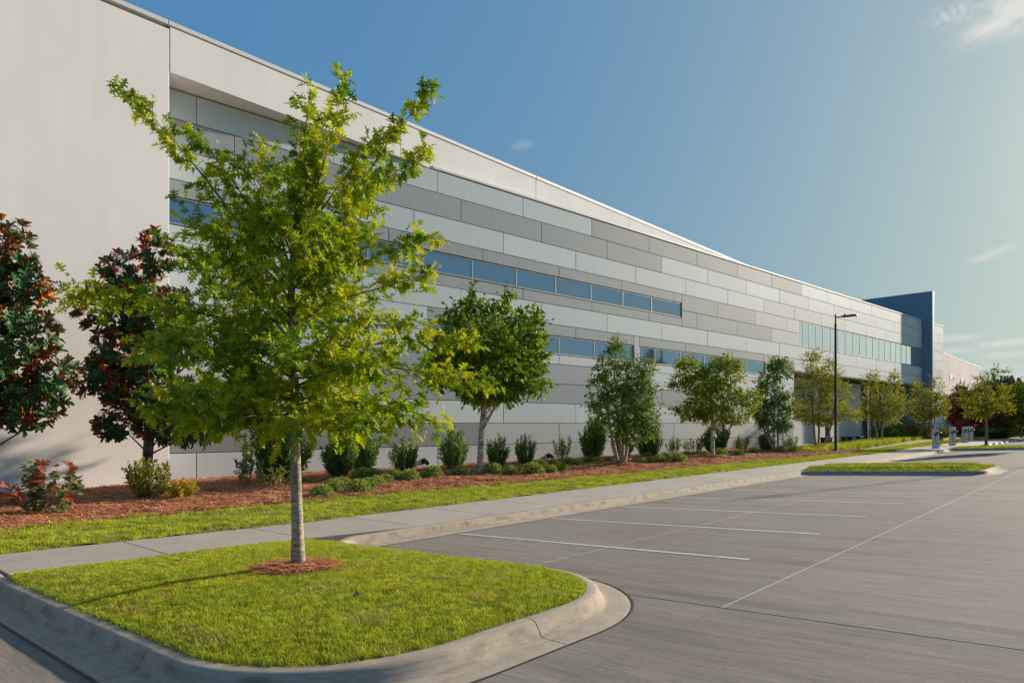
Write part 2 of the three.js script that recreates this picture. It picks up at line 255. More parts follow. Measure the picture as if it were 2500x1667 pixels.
{
  const kerb = structure('kerb');
  const prof = [[-0.02, 1, -0.2], [0, 1, -0.004], [0.05, 1, 0], [0.105, 1, -0.001], [0.135, 1, -0.010], [0.155, 1, -0.028], [0.185, 0.45, 0], [0.2, 0.2, 0.006], [0.225, 0.05, 0.012], [0.26, 0, 0.014], [0.35, 0, 0.009], [0.44, 0, 0.006], [0.452, 0, -0.002], [0.455, 0, -0.12]];
  const norms = kerbPath.map((p, i) => { const a = kerbPath[Math.max(0, i - 1)], b = kerbPath[Math.min(kerbPath.length - 1, i + 1)], dx = b[0] - a[0], dz = b[1] - a[1], l = Math.hypot(dx, dz); return [-dz / l, dx / l]; });
  const section = (p, n) => prof.map(([o, f, h]) => { const x = p[0] + n[0] * o, z = p[1] + n[1] * o, lo = lotY(x), hi = kerbTop(p[0], p[1]); return [x, lo + (hi - lo) * f + h, z]; });
  let seg = [], len = 0, s0 = 0, goal = 2.1;
  const flush = () => {
    if (seg.length < 2) return;
    const Pn = [], U = [], I = [], m = prof.length;
    for (const [sec, s] of seg) sec.forEach((q, k) => { Pn.push(...q); U.push(s, k / (m - 1)); });
    for (let i = 0; i < seg.length - 1; i++) for (let k = 0; k < m - 1; k++) { const a = i * m + k, b = a + m; I.push(a, b, a + 1, b, b + 1, a + 1); }
    const g = new THREE.BufferGeometry(); g.setAttribute('position', new THREE.Float32BufferAttribute(Pn, 3)); g.setAttribute('uv', new THREE.Float32BufferAttribute(U, 2)); g.setIndex(I); g.computeVertexNormals();
    part('kerb_length', g, kerbMat, kerb);
  };
  const lerp = (a, b, t) => a.map((v, i) => v + (b[i] - v) * t);
  const seal = [];
  for (let i = 0; i < kerbPath.length; i++) {
    if (i) len += Math.hypot(kerbPath[i][0] - kerbPath[i - 1][0], kerbPath[i][1] - kerbPath[i - 1][1]);
    const sec = section(kerbPath[i], norms[i]);
    seal.push([kerbPath[i][0] + norms[i][0] * 0.47, kerbPath[i][1] + norms[i][1] * 0.47, norms[i]]);
    seg.push([sec, len]);
    if (len - s0 > goal && i < kerbPath.length - 1) { flush(); s0 = len; goal = 2.9; const nx = section(kerbPath[i + 1], norms[i + 1]); seg = [[sec.map((q, k) => lerp(q, nx[k], 0.02)), len + 0.008]]; }
  }
  flush();
  // black sealant in the joint between gutter and slabs
  const Pn = [], I = [];
  seal.forEach(([x, z, n], i) => { for (const o of [-0.012, 0.012]) { const X = x + n[0] * o, Z = z + n[1] * o; Pn.push(X, lotY(X) + 0.0045, Z); } if (i) { const a = i * 2; I.push(a - 2, a - 1, a, a, a - 1, a + 1); } });
  const g = new THREE.BufferGeometry(); g.setAttribute('position', new THREE.Float32BufferAttribute(Pn, 3)); g.setIndex(I); g.computeVertexNormals();
  part('joint_sealant', g, sealDark, kerb);
}

// ---------------------------------------------------------------- concrete walk in slabs
{
  const walk = structure('sidewalk'), R = rng(9);
  structure('walk_base', box(1.9, 0.1, 102, -10.3, 0.0, -53.2), sealDark);
  let zs = []; for (let z = -2.06 + 0; z > -3.8; z -= 1.79) zs.push(z); for (let z = -3.85; z > -105; z -= 1.98) zs.push(z);
  for (let i = 0; i < zs.length - 1; i++) {
    const a = zs[i] - 0.006, b = zs[i + 1] + 0.006, ar = a > -6.2 ? walkR(Math.max(a, -5.99)) : -9.21, br = b > -6 ? walkR(b) : -9.21;
    part('slab', slabGeo([[walkL(a), a], [ar, a], [br, b], [walkL(b), b]], walkY, 0.08, 0.007), walkMats[Math.floor(R() * 3)], walk);
  }
}

// ---------------------------------------------------------------- planted ground: grass strip, pine straw bed, turf islands
function sheet(x0, x1, z0, z1, nx, nz, yf, split) {     // x0, x1 may depend on z
  const P = [], U = [], I = [];
  for (let j = 0; j <= nz; j++) { const z = z0 + (z1 - z0) * j / nz, a = x0(z), b = x1(z); for (let i = 0; i <= nx; i++) { const x = a + (b - a) * i / nx; P.push(x, yf(x, z), z); U.push(x, z); } }
  for (let j = 0; j < nz; j++) for (let i = 0; i < nx; i++) { const a = j * (nx + 1) + i, b = a + nx + 1; I.push(a, a + 1, b, b, a + 1, b + 1); }
  const g = new THREE.BufferGeometry(); g.setAttribute('position', new THREE.Float32BufferAttribute(P, 3)); g.setAttribute('uv', new THREE.Float32BufferAttribute(U, 2)); g.setIndex(I); g.computeVertexNormals(); return g;
}
const bedWall = z => z > -8.5 ? -21.75 : -23.566 + 0.0977 * -z - 0.06 - (z < -52.4 ? 2.2 : 0);
structure('lawn_strip', sheet(z => bedEdge(z) - 0.05, z => walkL(z) + 0.012, 3, -100, 14, 420, stripY), turfMat);
structure('pine_straw_bed', sheet(bedWall, bedEdge, 3, -50, 40, 260, bedY), mulchMat);
structure('planting_bed', sheet(bedWall, bedEdge, -50, -100, 16, 60, bedY), turfMat);
function fanSheet(C, B, rings, yf) {
  const P = [C[0], yf(C[0], C[1], 0), C[1]], U = [C[0], C[1]], I = [], n = B.length;
  for (let r = 1; r <= rings; r++) for (const [bx, bz] of B) { const f = r / rings, x = C[0] + (bx - C[0]) * f, z = C[1] + (bz - C[1]) * f; P.push(x, yf(x, z, f), z); U.push(x, z); }
  for (let i = 0; i < n; i++) I.push(0, 1 + i, 1 + (i + 1) % n);
  for (let r = 0; r < rings - 1; r++) for (let i = 0; i < n; i++) { const j = (i + 1) % n, a = 1 + r * n + i, b = 1 + r * n + j, c = a + n, d = b + n; I.push(a, c, b, b, c, d); }
  const g = new THREE.BufferGeometry(); g.setAttribute('position', new THREE.Float32BufferAttribute(P, 3)); g.setAttribute('uv', new THREE.Float32BufferAttribute(U, 2)); g.setIndex(I); g.computeVertexNormals(); return g;
}
const isl1 = []; for (const p of kerbPath) if (p[1] > -5.95 && p[0] > -9.9) isl1.push(p);
{ const a = isl1[isl1.length - 1]; isl1.push([-9.5, -5.75]); for (let z = -5.2; z < -2.2; z += 0.5) isl1.push([walkR(z) + 0.012, z]); isl1.push([-9.86, -2.1]); }
const isl1C = [-6.6, -3.9];
const isl1R = Array.from({ length: 721 }, (_, k) => {       // distance from the island's middle to its edge, by bearing
  const a = k / 720 * 2 * Math.PI - Math.PI, dx = Math.cos(a), dz = Math.sin(a); let best = 1e9;
  isl1.forEach((p, i) => { const q = isl1[(i + 1) % isl1.length], ex = q[0] - p[0], ez = q[1] - p[1], den = dx * ez - dz * ex; if (Math.abs(den) < 1e-9) return; const px = p[0] - isl1C[0], pz = p[1] - isl1C[1], t = (px * ez - pz * ex) / den, u = (px * dz - pz * dx) / den; if (t > 0 && u > -1e-6 && u < 1 + 1e-6 && t < best) best = t; });
  return best;
});
const isl1Y = (x, z) => { const a = (Math.atan2(z - isl1C[1], x - isl1C[0]) + Math.PI) / (2 * Math.PI) * 720, k = Math.floor(a), R = isl1R[k] + (isl1R[Math.min(720, k + 1)] - isl1R[k]) * (a - k), e = Math.min(1, Math.hypot(x - isl1C[0], z - isl1C[1]) / R); return Math.max(lotY(x) + 0.138, 0.12) + 0.105 * (1 - Math.pow(e, 3)) + 0.02 * (fbm(x * 2 + 90, z * 2 + 90, 3, 5) - 0.5); };
structure('turf_island', fanSheet(isl1C, isl1, 26, (x, z) => isl1Y(x, z)), turfMat);
function rectLoop(x0, x1, z0, z1, n = 40) { const B = []; for (let i = 0; i < n; i++) B.push([x0 + (x1 - x0) * i / n, z0]); for (let i = 0; i < 10; i++) B.push([x1, z0 + (z1 - z0) * i / 10]); for (let i = 0; i < n; i++) B.push([x1 + (x0 - x1) * i / n, z1]); for (let i = 0; i < 10; i++) B.push([x0, z1 + (z0 - z1) * i / 10]); return B; }
const isl2Y = (x, z) => { const t = (z + 28.95) / 2.05; return Math.max(lotY(x) + 0.13, 0.11) + 0.12 * Math.pow(Math.sin(clamp((t + 1) / 2) * 2 * Math.PI), 2) * step(-3.5, -4.2, x); };
structure('turf_island', fanSheet([-6.4, -28.95], rectLoop(-9.2, -3.52, -26.93, -30.97), 16, (x, z) => isl2Y(x, z)), turfMat);
const isl3Y = (x, z) => Math.max(lotY(x) + 0.13, 0.11) + 0.03 * (1 - Math.pow((z + 59.5) / 2.5, 2));
structure('turf_island', fanSheet([-1, -59.5], rectLoop(-9.2, 7.9, -57.02, -61.98), 8, (x, z) => isl3Y(x, z)), turfMat);
structure('turf_verge', sheet(() => -12, () => 12, -95.1, -100, 8, 4, (x) => Math.max(lotY(x) + 0.13, 0.14)), turfMat);

// ---------------------------------------------------------------- scatter: turf blades, pine needles
const M4 = new THREE.Matrix4(), Q4 = new THREE.Quaternion(), V3 = new THREE.Vector3(), S3 = new THREE.Vector3(), E3 = new THREE.Euler(), C3 = new THREE.Color();
function tuftGeo(n, seed, h, spread, wide) {
  const R = rng(seed), P = [];
  for (let i = 0; i < n; i++) {
    const a = R() * 6.283, r = Math.sqrt(R()) * spread, x = Math.cos(a) * r, z = Math.sin(a) * r, la = R() * 6.283, lean = (0.2 + 0.6 * R()) * h, hh = h * (0.55 + 0.6 * R()), wx = Math.cos(la + 1.57) * wide, wz = Math.sin(la + 1.57) * wide;
    const mx = x + Math.cos(la) * lean * 0.35, mz = z + Math.sin(la) * lean * 0.35, tx = x + Math.cos(la) * lean, tz = z + Math.sin(la) * lean;
    P.push(x - wx, 0, z - wz, x + wx, 0, z + wz, mx + wx * 0.7, hh * 0.62, mz + wz * 0.7, x - wx, 0, z - wz, mx + wx * 0.7, hh * 0.62, mz + wz * 0.7, mx - wx * 0.7, hh * 0.62, mz - wz * 0.7, mx - wx * 0.7, hh * 0.62, mz - wz * 0.7, mx + wx * 0.7, hh * 0.62, mz + wz * 0.7, tx, hh, tz);
  }
  const g = new THREE.BufferGeometry(); g.setAttribute('position', new THREE.Float32BufferAttribute(P, 3)); g.computeVertexNormals(); return g;
}
function scatter(name, label, category, geo, mat, spots, parent = scene) {   // spots: [x, y, z, turn, scale, colour, tiltX, tiltZ]
  const m = new THREE.InstancedMesh(geo, mat, spots.length); m.name = parent === scene ? numbered(name) : name; m.castShadow = m.receiveShadow = true;
  spots.forEach(([x, y, z, t, s, c, tx = 0, tz = 0], i) => { Q4.setFromEuler(E3.set(tx, t, tz)); M4.compose(V3.set(x, y, z), Q4, S3.set(s, s, s)); m.setMatrixAt(i, M4); m.setColorAt(i, c); });
  m.userData.kind = 'stuff'; if (parent === scene) tag(m, label, category); parent.add(m); return m;
}
function inside(poly, x, z) { let k = false; for (let i = 0, j = poly.length - 1; i < poly.length; j = i++) { const [a, b] = poly[i], [c, d] = poly[j]; if ((b > z) !== (d > z) && x < (c - a) * (z - b) / (d - b) + a) k = !k; } return k; }
const turfBlade = leafMat(1, 1, 1, 0.42, 0.8);
function turfColour(x, z, R) {
  const p = fbm(x * 1.6 + 60, z * 1.6 + 300, 3, 91), q = noise(x * 9 + 60, z * 9 + 900, 92), dry = step(0.52, 0.75, fbm(x * 3.1 + 10, z * 3.1 + 500, 3, 95)) * 0.8 * R(), b = 0.4 + 1.1 * R();
  let r = 0.35 + 0.20 * p + 0.08 * q, g = 0.48 + 0.10 * p, bl = 0.035;
  r += (0.55 - r) * dry; g += (0.46 - g) * dry; bl += (0.15 - bl) * dry;
  return rgb(r * b, g * b, bl * b);
}
const ring = { x: -6.82, z: -4.04 };
{
  const R = rng(31), spots = [];
  for (let i = 0; i < 52000; i++) {
    const x = -10 + 6.6 * R(), z = -6.0 + 4.1 * R();
    if (!inside(isl1, x, z)) continue;
    const d = Math.hypot((x - ring.x) / 0.50, (z - ring.z) / 0.42); if (d < 0.9 + 0.25 * R()) continue;
    spots.push([x, isl1Y(x, z) - 0.004, z, R() * 6.28, 0.75 + 0.55 * R(), turfColour(x, z, R)]);
  }
  // grass leaning over the kerb
  for (let i = 0; i < isl1.length; i++) { const [a, b] = [isl1[i], isl1[(i + 1) % isl1.length]], n = Math.round(Math.hypot(b[0] - a[0], b[1] - a[1]) / 0.006); for (let k = 0; k < n; k++) { const t = R(), x = a[0] + (b[0] - a[0]) * t, z = a[1] + (b[1] - a[1]) * t, k2 = 0.97 + 0.035 * R(), X = isl1C[0] + (x - isl1C[0]) * k2, Z = isl1C[1] + (z - isl1C[1]) * k2; spots.push([X, isl1Y(X, Z) - 0.008, Z, R() * 6.28, 0.8 + 0.5 * R(), turfColour(X, Z, R)]); } }
  scatter('turf_grass', 'short mown turf on the kerbed island round the young oak', 'grass', tuftGeo(11, 3, 0.040, 0.034, 0.0019), turfBlade, spots);
  const strip = [], T = rng(32);
  for (let i = 0; i < 46000; i++) {
    const t = Math.pow(T(), 1.7) * 100, z = 2 - t, a = bedEdge(z) - 0.1 - 0.12 * noise(z * 3 + 900, 3, 6), b = walkL(z) + 0.03, x = a + (b - a) * T();
    strip.push([x, stripY(x, z) - 0.005, z, T() * 6.28, (0.85 + 0.5 * T()) * (1 + t / 60), turfColour(x, z, T)]);
  }
  scatter('turf_grass', 'long mown grass strip between the sidewalk and the pine straw bed', 'grass', tuftGeo(13, 4, 0.043, 0.05, 0.0028), turfBlade, strip);
  const far = [], F = rng(33);
  for (let i = 0; i < 7000; i++) { const x = -9.15 + 5.6 * F(), z = -26.95 - 4 * F(); far.push([x, isl2Y(x, z) - 0.004, z, F() * 6.28, 1.2 + 0.5 * F(), turfColour(x, z, F)]); }
  scatter('turf_grass', 'mown turf on the kerbed island halfway down the lot', 'grass', tuftGeo(11, 5, 0.055, 0.06, 0.004), turfBlade, far);
  const far3 = []; for (let i = 0; i < 5000; i++) { const x = -9.15 + 12 * F(), z = -57.05 - 4.9 * F(); far3.push([x, isl3Y(x, z) - 0.004, z, F() * 6.28, 1.8 + 0.6 * F(), turfColour(x, z, F)]); }
  scatter('turf_grass', 'mown turf on the farthest kerbed island beyond the stalls', 'grass', tuftGeo(9, 6, 0.055, 0.07, 0.006), turfBlade, far3);
}
function needleGeo(seed, n = 5) {
  const R = rng(seed), P = [];
  for (let i = 0; i < n; i++) { const a = R() * 6.283, x = (R() - 0.5) * 0.12, z = (R() - 0.5) * 0.12, L = 0.07 + 0.07 * R(), dx = Math.cos(a), dz = Math.sin(a), w = 0.0036, y0 = R() * 0.03, y1 = R() * 0.035, ym = Math.max(y0, y1) + 0.012 * R();
    P.push(x - dx * L - dz * w, y0, z - dz * L + dx * w, x - dx * L + dz * w, y0, z - dz * L - dx * w, x - dz * w, ym, z + dx * w, x - dz * w, ym, z + dx * w, x - dx * L + dz * w, y0, z - dz * L - dx * w, x + dz * w, ym, z - dx * w, x - dz * w, ym, z + dx * w, x + dz * w, ym, z - dx * w, x + dx * L, y1, z + dz * L); }
  const g = new THREE.BufferGeometry(); g.setAttribute('position', new THREE.Float32BufferAttribute(P, 3)); g.computeVertexNormals(); return g;
}
const strawMat = new THREE.MeshStandardMaterial({ color: rgb(1, 1, 1), roughness: 0.8, side: THREE.DoubleSide });
const strawColour = R => { const t = R(), b = 0.55 + 0.8 * R(); return t < 0.7 ? rgb(0.62 * b, 0.21 * b, 0.08 * b) : t < 0.9 ? rgb(0.78 * b, 0.44 * b, 0.22 * b) : rgb(0.24 * b, 0.10 * b, 0.05 * b); };
{
  const R = rng(41), spots = [];
  for (let i = 0; i < 52000; i++) { const t = Math.pow(R(), 1.6) * 50, z = 2 - t, a = bedWall(z) + 0.1, b = bedEdge(z) + 0.08, x = a + (b - a) * R(); spots.push([x, bedY(x, z) - 0.006, z, R() * 6.28, (1.1 + 0.9 * R()) * (1 + t / 40), strawColour(R), (R() - 0.5) * 0.3, (R() - 0.5) * 0.3]); }
  scatter('pine_straw', 'loose red brown pine needles covering the bed along the wall', 'pine straw', needleGeo(2), strawMat, spots);
  const rs = [];
  for (let i = 0; i < 1100; i++) { const a = R() * 6.28, d = Math.sqrt(R()), x = ring.x + Math.cos(a) * d * 0.5, z = ring.z + Math.sin(a) * d * 0.42; rs.push([x, isl1Y(x, z) + 0.035 * (1 - d * d), z, R() * 6.28, 0.7 + 0.4 * R(), strawColour(R), (R() - 0.5) * 0.5, (R() - 0.5) * 0.5]); }
  structure('mulch_ring', fanSheet([ring.x, ring.z], Array.from({ length: 36 }, (_, i) => { const a = i / 36 * 6.283, k = 0.9 + 0.14 * noise(i * 0.7, 3, 8); return [ring.x + 0.5 * k * Math.cos(a), ring.z + 0.42 * k * Math.sin(a)]; }), 6, (x, z, f) => isl1Y(x, z) + 0.006 + 0.035 * (1 - f * f)), mulchMat);
  scatter('pine_straw', 'ring of brown pine straw round the foot of the oak trunk', 'pine straw', needleGeo(3), strawMat, rs);
}

// ---------------------------------------------------------------- the building
// facade frame: local x runs along the panel wall away from the camera, z points out to the lot; "t" below is distance down the lot
const K = 1.00476, FACE = Math.PI / 2 - Math.atan(0.0977);
const building = thing('office_building', 'long pale office building clad in staggered light and dark grey metal panels', 'building', [-23.566, 0, 0], FACE);
building.updateMatrixWorld(true);
const intoBuilding = building.matrixWorld.clone().invert();
const S = t => t * K;
function onMainWall(o, s, y, z) {                     // places a mesh of the building in the frame of the white main wall (x = -21.7)
  const m = new THREE.Matrix4().makeRotationY(Math.PI / 2).setPosition(-21.7, 0, 0).multiply(new THREE.Matrix4().makeTranslation(s, y, z));
  m.premultiply(intoBuilding).decompose(o.position, o.quaternion, o.scale); return o;
}
{
  const R = rng(77), GAP = 0.024, CH = 0.977;
  onMainWall(part('white_wall', board(48.54, 14.06, 0.6, 0.012), stuccoMat, building), -40, -0.08, 0);
  // fascia over the panel wall, its soffit and the coping along the top
  const fj = [8.565, 17.53, 26.04, 34.62, 43.14, 51.7, 60.2, 68.8, 77.4, 86];
  for (let i = 0; i < fj.length - 1; i++) onMainWall(part('fascia_panel', board(fj[i + 1] - fj[i] - GAP, 1.40, 0.25, 0.008), stuccoMat, building), fj[i], 12.67, 0);
  onMainWall(part('fascia_backing', box(78, 1.2, 0.2, 39, 0, -0.36), darkBack, building), 8.5, 13.4, 0);
  onMainWall(part('soffit', box(11.6, 0.1, 1.35, 5.8, 0.05, -0.93), stuccoMat, building), 8.5, 12.69, 0);
  let c0 = -40; for (const c1 of [-30, -20, -10.2, -1.4, 8.5, ...fj.slice(1)]) { onMainWall(part('coping', board(c1 - c0 - 0.006, 0.16, 0.7, 0.02), copingMat, building), c0, 14.075, 0.035); c0 = c1; }
  onMainWall(part('roof', box(128, 0.2, 50, 24, 0, -25.5), std(0.5, 0.5, 0.48, 0.9), building), 0, 13.7, 0);
  // backing behind the cladding
  const back = (a, b, y0, y1) => part('wall_backing', box(S(b) - S(a), y1 - y0, 0.2, (S(a) + S(b)) / 2, (y0 + y1) / 2, -0.26), darkBack, building);
  back(8.2, 52.46, -0.1, 12.62); back(52.46, 81.7, 5.9, 12.62); back(82.4, 88.8, -0.1, 12.62);
  part('roof', box(S(88.8) - S(10), 0.2, 12, (S(88.8) + S(10)) / 2, 12.35, -6.4), std(0.5, 0.5, 0.48, 0.9), building);
  part('end_wall', box(0.3, 12.7, 12, S(88.8) - 0.16, 6.2, -6.2), stuccoMat, building);
  const TK = [4.9, 9.76, 14.65, 19.48, 24.45, 29.39, 34.36, 39.3, 44.19, 48.97, 53.74, 58.45, 63.13, 67.81, 72.49, 76.98, 81.6, 86.2, 90.8];
  const tpos = k => { const i = Math.min(TK.length - 2, Math.floor(k)), f = k - i; return TK[i] + (TK[i + 1] - TK[i]) * f; };
  function course(y0, y1, off, from, to, tone, extra = []) {
    const js = [from, ...extra]; for (let k = 0; k < TK.length - 1; k++) { const t = tpos(k + off); if (t > from + 0.12 && t < to - 0.12) js.push(t); } js.push(to); js.sort((a, b) => a - b);
    for (let i = 0; i < js.length - 1; i++) {
      const a = S(js[i]) + GAP / 2, b = S(js[i + 1]) - GAP / 2, set = panelSets[tone((js[i] + js[i + 1]) / 2)];
      const m = part('panel', board(b - a, y1 - y0 - GAP, 0.05, 0.007), set[Math.floor(R() * set.length)], building);
      m.position.set(a, y0 + GAP / 2, (R() - 0.5) * 0.004); m.rotation.y = (R() - 0.5) * 0.0016; m.rotation.x = (R() - 0.5) * 0.003;
    }
  }
  const c = k => k * CH, A = 8.3, E = 81.62, always = v => () => v;
  course(-0.1, c(1), 0, A, 52.46, t => t < 19.6 ? 'L' : 'M');
  course(c(1), c(2), 0.5, A, 52.46, t => t < 22.1 ? 'D' : 'M');
  course(c(2), c(3), 0.75, A, 52.46, always('L'));
  course(c(3), c(4), 0.25, A, 52.46, t => t < 15.8 ? 'L' : t < 45.6 ? 'G' : 'L');
  course(c(4), c(5), 0, A, 52.46, t => t < 14.6 ? 'L' : t < 29.5 ? 'G' : 'L');
  course(c(5), c(6), 0.5, A, 18.95, always('L')); course(c(5), 5.355, 0.5, 18.95, 32.98, always('L')); course(c(5), c(6), 0, 32.98, 33.45, always('M')); course(c(5), 5.355, 0.5, 33.45, 48.05, always('L')); course(c(5), c(6), 0.5, 48.05, 52.46, always('L'), [48.42]);
  course(c(6), c(7), 0.75, A, 18.95, always('L')); course(6.30, c(7), 0.75, 18.95, 32.98, always('G')); course(c(6), c(7), 0, 32.98, 33.45, always('M')); course(6.30, c(7), 0.75, 33.45, 48.05, always('G')); course(c(6), c(7), 0.75, 48.05, E, t => t < 53 ? 'M' : 'L', [48.42]);
  course(c(7), c(8), 0.25, A, E, always('L'));
  course(c(8), 8.315, 0, A, 37.66, t => t < 17 ? 'L' : 'G'); course(c(8), c(9), 0, 37.66, 53.2, t => t < 49 ? 'G' : 'M');
  course(9.235, c(10), 0.5, A, 37.66, always('G')); course(c(9), c(10), 0.5, 37.66, 53.2, t => t < 46.6 ? 'G' : 'M');
  course(c(10), c(11), 0.75, A, E, t => t < 47.8 ? 'L' : t < 62.5 ? 'M' : 'L');
  course(c(11), c(12), 0.25, A, E, t => t < 35.6 ? 'G' : t > 58 && t < 69 ? 'M' : 'L');
  course(c(12), 12.655, 0, A, E, t => t < 29.4 ? 'L' : t < 53.7 ? 'G' : 'L');
  for (let k = 0; k < 13; k++) course(k ? c(k) : -0.1, c(k + 1) - (k === 12 ? 0.045 : 0), [0, 0.5, 0.75, 0.25, 0, 0.5, 0.75, 0.25, 0, 0.5, 0.75, 0.25, 0][k], 82.35, 88.8, always(k % 3 === 1 ? 'M' : 'L'));
  let p0 = 19.2; for (const p1 of [28, 37, 46, 51.4, 62, 72, 81.6]) { const m = part('coping', board(S(p1) - S(p0) - 0.006, 0.115, 0.5, 0.015), copingMat, building); m.position.set(S(p0), 12.682, 0.03); p0 = p1; }
  { const m = part('coping', board(S(88.85) - S(82.35), 0.115, 0.5, 0.015), copingMat, building); m.position.set(S(82.35), 12.682, 0.03); }
  // ribbon windows
  function windows(edges, y0, y1, glass) {
    const a = S(edges[0]), b = S(edges[edges.length - 1]), f = 0.035;
    const g = new THREE.Group(); g.name = 'ribbon_window'; building.add(g);
    part('frame', mergeGeometries([box(b - a - 0.02, f, 0.12, (a + b) / 2, y0 + f / 2 + 0.008, -0.087), box(b - a - 0.02, f, 0.12, (a + b) / 2, y1 - f / 2 - 0.008, -0.087), box(f, y1 - y0 - 0.10, 0.12, a + f / 2 + 0.01, (y0 + y1) / 2, -0.087), box(f, y1 - y0 - 0.10, 0.12, b - f / 2 - 0.01, (y0 + y1) / 2, -0.087)]), frameMat, g);
    part('sill', board(b - a, 0.03, 0.1, 0.01).clone().translate(a, y0 - 0.012, 0.015), frameMat, g);
    edges.forEach((e, i) => {
      if (i && i < edges.length - 1) part('mullion', box(0.045, y1 - y0 - 0.10, 0.06, S(e), (y0 + y1) / 2, -0.062), frameMat, g);
      if (i < edges.length - 1) { const m = part('pane', box(S(edges[i + 1]) - S(e) - 0.045, y1 - y0 - 0.08, 0.012), glass, g); m.position.set((S(e) + S(edges[i + 1])) / 2, (y0 + y1) / 2, -0.058); m.rotation.y = (R() - 0.5) * 0.004; m.rotation.x = (R() - 0.5) * 0.004; }
    });
  }
  windows([8.3, 10.85, 13.5, 16.13, 18.77, 21.39, 24.05, 26.7, 29.37, 32.02, 34.65, 37.64], 8.345, 9.225, glassMat);
  windows([18.97, 21.6, 24.3, 26.95, 29.62, 32.96], 5.385, 6.29, glassMat);
  windows([33.47, 34.97, 37.55, 40.2, 42.9, 45.41, 48.03], 5.385, 6.29, glassMat);
  windows([53.22, 54.1, 55.15, 56.4, 57.64, 59.13, 60.62, 62.12, 63.73, 65.2, 66.7, 68.23, 69.77, 71.22, 72.7, 74.15, 75.59, 77.04, 78.7, 80.12, 81.6], 7.85, 9.75, glassTall);
  windows([83.5, 85.2], 6.0, 9.7, glassTall);
  // blue fin wall
  part('fin_wall', board(15.2, 15.75, 0.6, 0.02).clone().translate(-15.2, -0.1, 0).rotateY(-Math.PI / 2).translate(S(81.65), 0, 0.97), finMat, building).rotation.y = 0;
  // sheltered entrance under the upper storey
  const blockMat = new THREE.MeshStandardMaterial({ map: repeated(stuccoTile, 1 / 3, 1 / 3), color: rgb(0.92, 0.92, 0.9), roughness: 0.9, side: THREE.DoubleSide });
  for (let k = 0; k < 27; k++) { const m = part('block_course', board(S(69.9) - S(52.5), 0.196, 0.15, 0.008), blockMat, building); m.position.set(S(52.5), 0.25 + k * 0.2, -1.7); }
  part('side_wall', box(0.2, 5.9, 1.7, S(52.44) - 0.12, 2.9, -0.98), stuccoMat, building);
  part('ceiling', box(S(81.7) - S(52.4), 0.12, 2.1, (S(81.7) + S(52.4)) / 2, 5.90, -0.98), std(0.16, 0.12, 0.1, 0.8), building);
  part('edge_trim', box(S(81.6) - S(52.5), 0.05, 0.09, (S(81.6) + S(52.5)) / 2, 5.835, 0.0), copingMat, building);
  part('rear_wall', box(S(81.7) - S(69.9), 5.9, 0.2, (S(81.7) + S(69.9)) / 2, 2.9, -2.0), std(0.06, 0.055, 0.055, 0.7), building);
  for (const [a, b, y0, y1, set] of [[75.4, 78.6, 0.2, 1.9, 'L'], [75.4, 78.6, 1.92, 3.1, 'M'], [75.4, 78.6, 3.12, 5.8, 'L'], [79.0, 81.5, 0.2, 5.8, 'M']]) part('entrance_panel', board(b - a, y1 - y0, 0.06), panelSets[set][0], building).position.set(S(a), y0, -1.72);
  for (const t of [59.3, 67.6, 76.6]) part('column', box(0.3, 5.75, 0.3, S(t), 3.0, -0.35), blueSteel, building);
  const door = new THREE.Group(); door.name = 'entrance_door'; building.add(door);
  const dx = t => S(t);
  part('door_frame', mergeGeometries([70.0, 71.0, 72.0, 72.15, 73.2, 74.5].map(t => box(0.07, 2.75, 0.12, dx(t), 1.7, -1.68)).concat([2.3, 3.05, 1.4].map(y => box(S(74.5) - S(70), 0.06, 0.1, S(72.25), y, -1.69)))), copingMat, door);
  part('pane', box(S(74.5) - S(70), 2.7, 0.02, S(72.25), 1.7, -1.75), new THREE.MeshPhysicalMaterial({ color: rgb(0.06, 0.07, 0.08), roughness: 0.05, metalness: 0.4 }), door);
  part('red_panel', box(S(70.9) - S(70.2), 1.05, 0.05, S(70.55), 0.9, -1.66), std(0.30, 0.015, 0.02, 0.5), door);
  // drain nozzles at the foot of the wall
  for (const [t, y] of [[18.76, 0.37], [26.18, 0.37]]) {
    const g = new THREE.Group(); g.name = 'drain_nozzle'; g.position.set(S(t), y, 0); building.add(g);
    part('flange', new THREE.CylinderGeometry(0.13, 0.13, 0.02, 24).rotateX(Math.PI / 2).translate(0, 0, 0.015), blackMetal, g);
    const sp = new THREE.CatmullRomCurve3([[0, 0, 0], [0, 0, 0.1], [0, -0.02, 0.18], [0, -0.09, 0.26]].map(p => new THREE.Vector3(...p)));
    part('spout', new THREE.TubeGeometry(sp, 12, 0.085, 18), blackMetal, g);
    part('lip', new THREE.TorusGeometry(0.088, 0.012, 8, 24).rotateX(-0.75 + Math.PI / 2 * 0).translate(0, -0.09, 0.26), blackMetal, g);
  }
}
structure('entrance_paving', box(S(88) - S(52), 0.3, 4.2, (S(88) + S(52)) / 2, 0.12, -0.2).applyMatrix4(building.matrixWorld), walkMats[0]);

